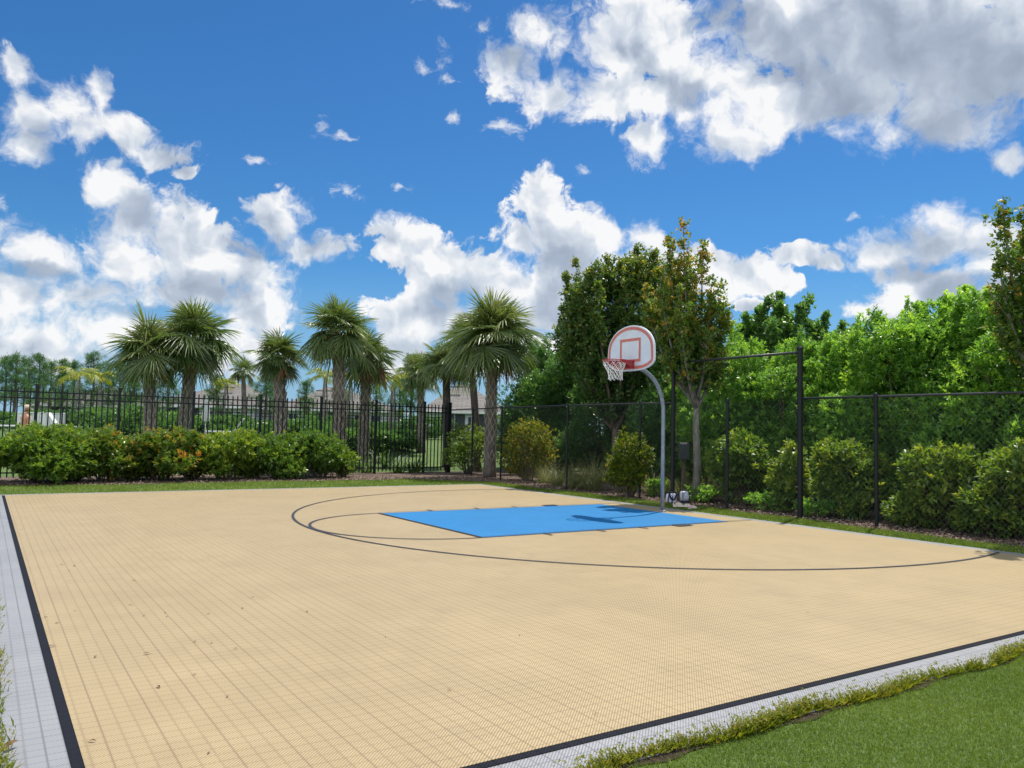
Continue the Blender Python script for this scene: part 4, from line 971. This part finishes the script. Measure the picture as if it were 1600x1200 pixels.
# utility box on a post behind the tall frame
x, y = onray(1068, X=14.35); plain('box_green', (.035, .045, .045), .5)
ub = empty('utility_box', (x, y, 0), 'dark grey green utility box on a short post left of the thin trunk', 'utility box', rz=YR)
MB().box((0, 0, .5), (.07, .07, 1.0), 0, .005).build('post', MATS['bark_brown'], ub)
MB().box((0, -.07, 1.17), (.26, .14, .42), 0, .012).build('cabinet', MATS['box_green'], ub)
MB().box((0, -.148, 1.17), (.21, .012, .36), 0, .004).build('door', MATS['box_green'], ub)

# ------------------------------------------------------------------ person
plain('skin', (.58, .28, .17), .5, 0, .4, .05); plain('cap_cloth', (.62, .52, .36), .8); plain('shorts_cloth', (.05, .10, .20), .8); plain('hair', (.10, .06, .035), .8)
def skin_mesh(name, verts, edges, mat, parent, root_i=0, sub=2):
    me = bpy.data.meshes.new(name); me.from_pydata([v[0] for v in verts], edges, []); o = link(name, me, mat, parent)
    md = o.modifiers.new('skin', 'SKIN'); md.use_smooth_shade = True; md.branch_smoothing = .6
    if not me.skin_vertices: 
        bpy.context.view_layer.objects.active = o
    for i, v in enumerate(verts):
        sv = me.skin_vertices[0].data[i]; r = v[1]; sv.radius = r if hasattr(r, '__len__') else (r, r); sv.use_root = (i == root_i)
    o.modifiers.new('sub', 'SUBSURF').levels = sub; o.modifiers['sub'].render_levels = sub
    dg = bpy.context.evaluated_depsgraph_get(); dg.update(); m2 = bpy.data.meshes.new_from_object(o.evaluated_get(dg)); o.modifiers.clear(); o.data = m2
    m2.materials.clear(); m2.materials.append(mat); m2.polygons.foreach_set('use_smooth', [True]*len(m2.polygons)); return o
def person(x, y, z, rz, label):
    root = empty('person', (x, y, z), label, 'person', rz=rz)
    V, E_ = [], []
    def a(p, r, par=None):
        V.append((p, r)); i = len(V)-1
        if par is not None: E_.append((par, i))
        return i
    pel = a((0, 0, .96), .145); wa = a((.005, 0, 1.10), .142, pel); ch = a((.0, 0, 1.28), .185, wa); uc = a((-.01, 0, 1.40), .155, ch)
    nk = a((0, 0, 1.505), .058, uc); hb = a((.025, 0, 1.57), (.066, .075), nk); hm = a((.03, 0, 1.65), (.078, .095), hb); ht = a((.015, 0, 1.72), (.068, .08), hm)
    nose = a((.135, 0, 1.635), .012, hm); chin = a((.095, 0, 1.565), .026, hb)
    for s_ in (-1, 1): a((.02, s_*.098, 1.64), .014, hm)
    for s_ in (-1, 1):
        sh = a((-.01, s_*.215, 1.42), .072, uc)
        if s_ > 0: el_, wr = (.02, .265, 1.17), (.24, .20, 1.12)
        else: el_, wr = (-.03, -.285, 1.16), (.20, -.25, 1.12)
        e1 = a(tuple((np.array(V[sh][0])+np.array(el_))/2), .047, sh); e2 = a(el_, .039, e1); f1 = a(tuple((np.array(el_)+np.array(wr))/2), .036, e2); w1 = a(wr, .025, f1)
        pm = a((wr[0]+.05, wr[1]-s_*.01, wr[2]-.01), (.032, .02), w1)
        for q in range(4):
            k1 = a((wr[0]+.09, wr[1]-s_*.01+(q-1.5)*.021, wr[2]-.015), .0095, pm); L = (.055, .065, .06, .045)[q]
            k2 = a((wr[0]+.09+L*.55, wr[1]-s_*.01+(q-1.5)*.022, wr[2]-.03), .0088, k1); a((wr[0]+.09+L*.8, wr[1]-s_*.01+(q-1.5)*.022, wr[2]-.055), .0075, k2)
        t1 = a((wr[0]+.045, wr[1]-s_*.045, wr[2]-.015), .011, pm); a((wr[0]+.085, wr[1]-s_*.055, wr[2]-.03), .0085, t1)
    for s_ in (-1, 1):
        h_ = a((0, s_*.10, .88), .088, pel); k1 = a((.02, s_*.11, .69), .076, h_); kn = a((.03, s_*.115, .49), .056, k1); cf_ = a((-.01, s_*.12, .33), .054, kn); an = a((-.02, s_*.12, .09), .036, cf_)
        a((-.05, s_*.12, .04), .036, an); bt = a((.07, s_*.125, .035), (.04, .03), an); a((.15, s_*.13, .025), (.034, .02), bt)
    skin_mesh('body', V, E_, MATS['skin'], root)
    b = MB().lathe([(.112, 0), (.118, .03), (.112, .07), (.085, .112), (.04, .132), (.008, .136)], 20, (.02, 0, 1.685))
    n = 10; k = len(b.v); P = [(.02+.108*math.cos(t), .108*math.sin(t), 1.692) for t in np.linspace(-.9, .9, n)]+[(.05+.175*math.cos(t*.8), .115*math.sin(t*1.1), 1.675-.02*abs(t)) for t in np.linspace(-.9, .9, n)]
    P2 = [(p[0], p[1], p[2]-.006) for p in P]; b.add(P+P2, [(i, i+1, n+i+1, n+i) for i in range(n-1)]+[(2*n+i, 3*n+i, 3*n+i+1, 2*n+i+1) for i in range(n-1)]+[(n+i, n+i+1, 3*n+i+1, 3*n+i) for i in range(n-1)])
    b.build('cap', MATS['cap_cloth'], root, smooth=False)
    MB().lathe([(.09, 0), (.103, .03), (.106, .085)], 18, (.005, 0, 1.60)).build('hair', MATS['hair'], root) if False else None
    SV = [((0, 0, 1.0), (.168, .135)), ((0, 0, .92), (.175, .14)), ((.005, .105, .80), .108), ((.02, .115, .60), .10), ((.005, -.105, .80), .108), ((.02, -.115, .60), .10)]
    skin_mesh('shorts', SV, [(0, 1), (1, 2), (2, 3), (1, 4), (4, 5)], MATS['shorts_cloth'], root)
    return root
g = at(38, 690, 27.5); pz = at(38, 632, 27.5)[2]-1.82
person(g[0], g[1], pz, YR+1.0, 'shirtless person in a pale tan cap standing behind the fence at the far left')
pp = MB().lathe([(.9, 0), (.9, pz-gz(g[0], g[1])-.004)], 24); 
tag(pp.build('pool_deck_step', MATS['stucco'], loc=(g[0], g[1], gz(g[0], g[1]))), kind='structure')

# ------------------------------------------------------------------ things left beside the pole
plain('bag_white', (.62, .63, .74), .7, 0, .3, .06, 20, .3, 90); plain('navy', (.014, .018, .055), .7, 0, .3, .2, 20); plain('towel', (.56, .47, .38), .95, 0, .2, .1, 30, .6, 160); plain('pink_white', (.70, .50, .48), .7); plain('sole', (.72, .70, .68), .6)
def gxy(px, py): g = gnd(px, py); return g
def pillow(b, c, d, e=.55, n=10, M=None):
    """soft superellipsoid"""
    V = []; 
    f = lambda v, p: math.copysign(abs(v)**p, v)
    for i in range(n+1):
        ph = -math.pi/2+math.pi*i/n
        for j in range(2*n):
            th = math.pi*j/n; V.append((c[0]+d[0]/2*f(math.cos(ph), e)*f(math.cos(th), e), c[1]+d[1]/2*f(math.cos(ph), e)*f(math.sin(th), e), c[2]+d[2]/2*f(math.sin(ph), e)))
    return b.add(V, [(i*2*n+j, i*2*n+(j+1) % (2*n), (i+1)*2*n+(j+1) % (2*n), (i+1)*2*n+j) for i in range(n) for j in range(2*n)])
x, y = gxy(1069, 787); bp = empty('backpack', (x, y, .0), 'small white backpack with navy stripe leaning by the tall post', 'backpack', rz=YR+.15)
pillow(MB(), (0, 0, .165), (.19, .13, .24), .45).build('body', MATS['bag_white'], bp, smooth=True)
pillow(MB(), (0, -.01, .035), (.205, .15, .08), .4).build('base', MATS['navy'], bp, smooth=True)
pillow(MB(), (.03, -.065, .15), (.11, .05, .12), .5).build('front_pocket', MATS['bag_white'], bp, smooth=True)
MB().tube([(-.055, -.068, .05), (-.058, -.072, .15), (-.05, -.055, .26), (-.05, 0, .295)], .009, 6).build('stripe', MATS['navy'], bp)
MB().tube([(-.03, .02, .275), (-.02, .03, .315), (.02, .03, .315), (.03, .02, .275)], .007, 6).build('handle', MATS['navy'], bp)
x, y = gxy(1050, 787); b2 = empty('sports_bag', (x, y, 0), 'white and navy sports bag with black strap right beside the hoop pole', 'bag', rz=YR-.2)
pillow(MB(), (-.02, 0, .12), (.24, .18, .24), .6).build('body', MATS['bag_white'], b2, smooth=True)
for xx in (-.09, .0): MB().tube([(xx, -.085, .02), (xx+.005, -.10, .12), (xx+.02, -.05, .24), (xx+.02, .03, .25)], .013, 6).build('trim', MATS['navy'], b2)
b = MB(); P = [(.02+.075*math.cos(t)*(1+.2*math.sin(3*t)), -.11+.01*math.sin(2*t), .19+.085*math.sin(t)) for t in np.linspace(0, 6.283, 20)]; b.tube(P, .020, 7); b.tube([(.08, -.11, .2), (.13, -.12, .22), (.16, -.11, .2)], .012, 6); b.build('strap', MATS['navy'], b2, smooth=True)
x, y = gxy(1068, 794); tw = MB(); n, mI = 26, 10; V = []
rn = np.random.default_rng(9)
for i in range(n):
    for j in range(mI):
        u, v = i/(n-1), j/(mI-1); w_ = .09+.03*math.sin(u*7)
        V.append(((u-.5)*.46, (v-.5)*2*w_+.04*math.sin(u*5), .03+.095*math.sin(math.pi*v)*(1-.5*u)*(.8+.35*math.sin(u*16+v*6))))
tw.add(V, [(i*mI+j, (i+1)*mI+j, (i+1)*mI+j+1, i*mI+j+1) for i in range(n-1) for j in range(mI-1)])
t_ = tw.build('towel', MATS['towel'], smooth=True, loc=(x, y, 0)); t_.rotation_euler.z = YR-.12; tag(t_, 'crumpled beige towel lying on the grass in front of the bags', 'towel')
x, y = gxy(1082, 795.5); so = empty('shoe', (x, y, .0), 'pinkish white shoe on the grass at the right end of the towel', 'shoe', rz=YR+.1)
pillow(MB(), (0, 0, .012), (.22, .085, .024), .6).build('sole', MATS['sole'], so, smooth=True)
b = MB(); pillow(b, (.03, 0, .035), (.15, .08, .05), .8); pillow(b, (-.055, 0, .05), (.10, .075, .075), .7); b.build('upper', MATS['pink_white'], so, smooth=True)

# ------------------------------------------------------------------ ground cover
leafmat('turf', (0.083, 0.138, 0.015), (0.143, 0.215, 0.024), (0.308, 0.363, 0.055), .36, .5, (1.4, 1.4, .6))
leafmat('weed', (.10, .15, .015), (.22, .26, .025), (.40, .30, .06), .4, .5)
def blade_field(name, P, L, w_, mat, seed, lean=.5, tint=(.45, .2), z=.0):
    rng = np.random.default_rng(seed); n = len(P); a = rng.uniform(0, 6.283, n); h = np.stack([np.cos(a), np.sin(a), 0*a], 1)
    D = nrm(h*np.abs(rng.normal(0, lean, n))[:, None]+[0, 0, 1.]); B = np.stack([-h[:, 1], h[:, 0], 0*a], 1); Ls = (L*rng.uniform(.5, 1.2, n))[:, None]
    base = np.column_stack([P, np.full(n, z)]); q = np.empty((n, 4, 3)); w1 = w_/2
    q[:, 0] = base-B*w1; q[:, 1] = base+B*w1; q[:, 2] = base+D*Ls+h*Ls*.25+B*w1*.15; q[:, 3] = base+D*Ls*.55-B*w1*.9
    return tag(link(name, quadmesh(name, q.reshape(-1, 3), n, np.clip(rng.normal(*tint, n)+.12*np.sin(P[:, 0]*3.1)*np.sin(P[:, 1]*2.3+1), 0, 1)), MATS[mat]), kind='stuff')
rng = np.random.default_rng(77)
n = 330000; P = np.column_stack([rng.uniform(1.6, 9.2, n)**1.0, rng.uniform(.5, 3.06, n)]); P = P[(P[:, 1] < 2.955+.025*np.sin(P[:, 0]*6)+.015*np.sin(P[:, 0]*17)+rng.normal(0, .012, len(P))) & (P[:, 1] > 3.3-.42*P[:, 0])]
blade_field('lawn_grass', P, .019, .0032, 'turf', 1, .8, (.52, .2))
pts = []
for _ in range(60000):
    t = rng.uniform(0, 1)
    if t < .5: x = rng.uniform(-1.5, 13.2); y = rng.uniform(Y1+.28, far_edge(x)+.06)
    else: y = rng.uniform(1, 20.3); x = rng.uniform(X1+.28, right_edge(y)+.05)
    pts.append((x, y))
n = 26000; pts += list(map(tuple, np.column_stack([rng.uniform(-.6, X0-.30, n), rng.uniform(3, 22, n)])))
blade_field('grass_strip', np.array(pts), .045, .010, 'turf', 2, .6, (.55, .2))
# weeds creeping over the near and left edges of the court border
pw = []; 
for x in np.arange(2.2, 8.5, .0022):
    dens = max(.35, .85+.4*math.sin(x*2.1)+.3*math.sin(x*5.3+1)+.2*math.sin(x*13)); 
    if 5.88 < x < 6.08: dens *= .12
    k = rng.poisson(dens*3.1)
    for _ in range(k): pw.append((x, 2.975+abs(rng.normal(0, .036))*min(1, dens)-.02+.03*math.sin(x*5)))
for y in np.arange(3.2, 9, .004):
    for _ in range(rng.poisson(max(0, .7+.6*math.sin(y*3.3)))): pw.append((X0-.31+rng.normal(-.03, .035), y))
pw = np.array(pw); sel = rng.uniform(0, 1, len(pw)) < .82
blade_field('edge_weeds', pw[sel], .062, .0055, 'weed', 3, .8, (.45, .25))
C = pw[~sel]; C = np.repeat(C, 3, 0)+rng.normal(0, .012, (len(C)*3, 2)); hz = rng.uniform(.02, .115, len(C))*rng.uniform(.5, 1.0, len(C))
V = sprigs(rng, np.column_stack([C, hz]), np.tile([0, 0, 1.], (len(C), 1))+rng.normal(0, .5, (len(C), 3)), 4, .014, .008, 1.2, .4)
tag(link('edge_weed_leaves', quadmesh('edge_weed_leaves', V, len(C)*4, rng.uniform(.1, 1, len(C)*4)), MATS['weed']), kind='stuff')
plain('soil', (.045, .032, .022), .95, 0, .2, .4, 30, .8, 120)
b = MB(); xs_ = np.linspace(1.5, 10, 90)
b.v = [(x, 2.93+.02*math.sin(x*6)+.015*math.sin(x*17), .007) for x in xs_]+[(x, 2.995, .007) for x in xs_]; b.f = [(i, i+1, 91+i, 90+i) for i in range(89)]
tag(b.build('soil_edge', MATS['soil']), kind='structure')
# loose bark chips
n = 15000; P = []
while len(P) < n:
    if rng.uniform() < .45: x = rng.uniform(-3, 14.5); y = far_edge(x)+abs(rng.normal(0, 1.0)) if x < 12.6 else rng.uniform(21.3, 24)
    else: y = rng.uniform(3, 21.2); x = right_edge(y)+abs(rng.normal(0, .6))
    P.append((x, y, .012+rng.uniform(0, .02)))
P = np.array(P); D = nrm(np.column_stack([rng.normal(0, 1, (n, 2)), rng.normal(0, .25, n)]))
V = leaves(rng, P, D, rng.uniform(.03, .085, n), rng.uniform(.015, .035, n), .1)
leafmat('bark_chip', (.07, .04, .028), (.20, .13, .095), (.42, .34, .27), .0, .9)
tag(link('wood_chips', quadmesh('wood_chips', V, n, rng.uniform(0, 1, n)), MATS['bark_chip']), kind='stuff')
# dry leaves on the court
plain('dry_leaf', (.17, .085, .035), .8, 0, .2, .4, 30); rn = random.Random(8)
def dry_leaf(x, y, z, L, rz, label, group=None):
    b = MB(); L *= .85; W = L*.42; n = 5; Vv = []
    for i in range(n):
        t = i/(n-1); w_ = W*math.sin(math.pi*min(1, t*.9+.06))**.8*.5; cz = .18*L*math.sin(t*2.6)
        Vv += [(L*(t-.5), -w_, cz+.12*L*(w_/W)), (L*(t-.5), 0, cz), (L*(t-.5), w_, cz+.16*L*(w_/W))]
    b.add(Vv, [(3*i+j, 3*i+j+1, 3*i+4+j, 3*i+3+j) for i in range(n-1) for j in range(2)]); b.tube([(-L*.5, 0, 0), (-L*.75, .05*L, .02*L)], .02*L, 4)
    o = b.build('dry_leaf', MATS['dry_leaf'], loc=(x, y, z)); o.rotation_euler.z = rz; return tag(o, label, 'leaf', group)
for q in [(90,235),(222,230),(280,405),(303,385),(545,445),(530,547),(585,590),(672,578),(678,595),(848,583),(988,560),(1030,515),(305,570),(185,597),(158,580),(232,620),(210,717),(795,697),(597,748),(960,727),(388,760),(645,885),(790,835),(925,925),(850,1157),(375,1110),(250,380)]:
    gx_, gy_ = gnd(q[0]/2.6075, 740+q[1]/2.6075); dry_leaf(gx_, gy_, .022, rn.uniform(.028, .05), rn.uniform(0, 6), 'small dry leaf lying on the beige court tiles', 'dry leaves scattered on the court')
for px, py in [(812, 998), (702, 1084), (930, 1122), (545, 905), (602, 1000), (1040, 940), (1262, 961), (330, 1010), (480, 960)]:
    gx_, gy_ = gnd(px, py); dry_leaf(gx_, gy_, .022, rn.uniform(.025, .04), rn.uniform(0, 6), 'small dry leaf lying on the beige court tiles', 'dry leaves scattered on the court')
gx_, gy_ = gnd(19, 1174); dry_leaf(gx_, gy_, .03, .085, .7, 'larger curled brown leaf at the bottom left edge of the grey border')
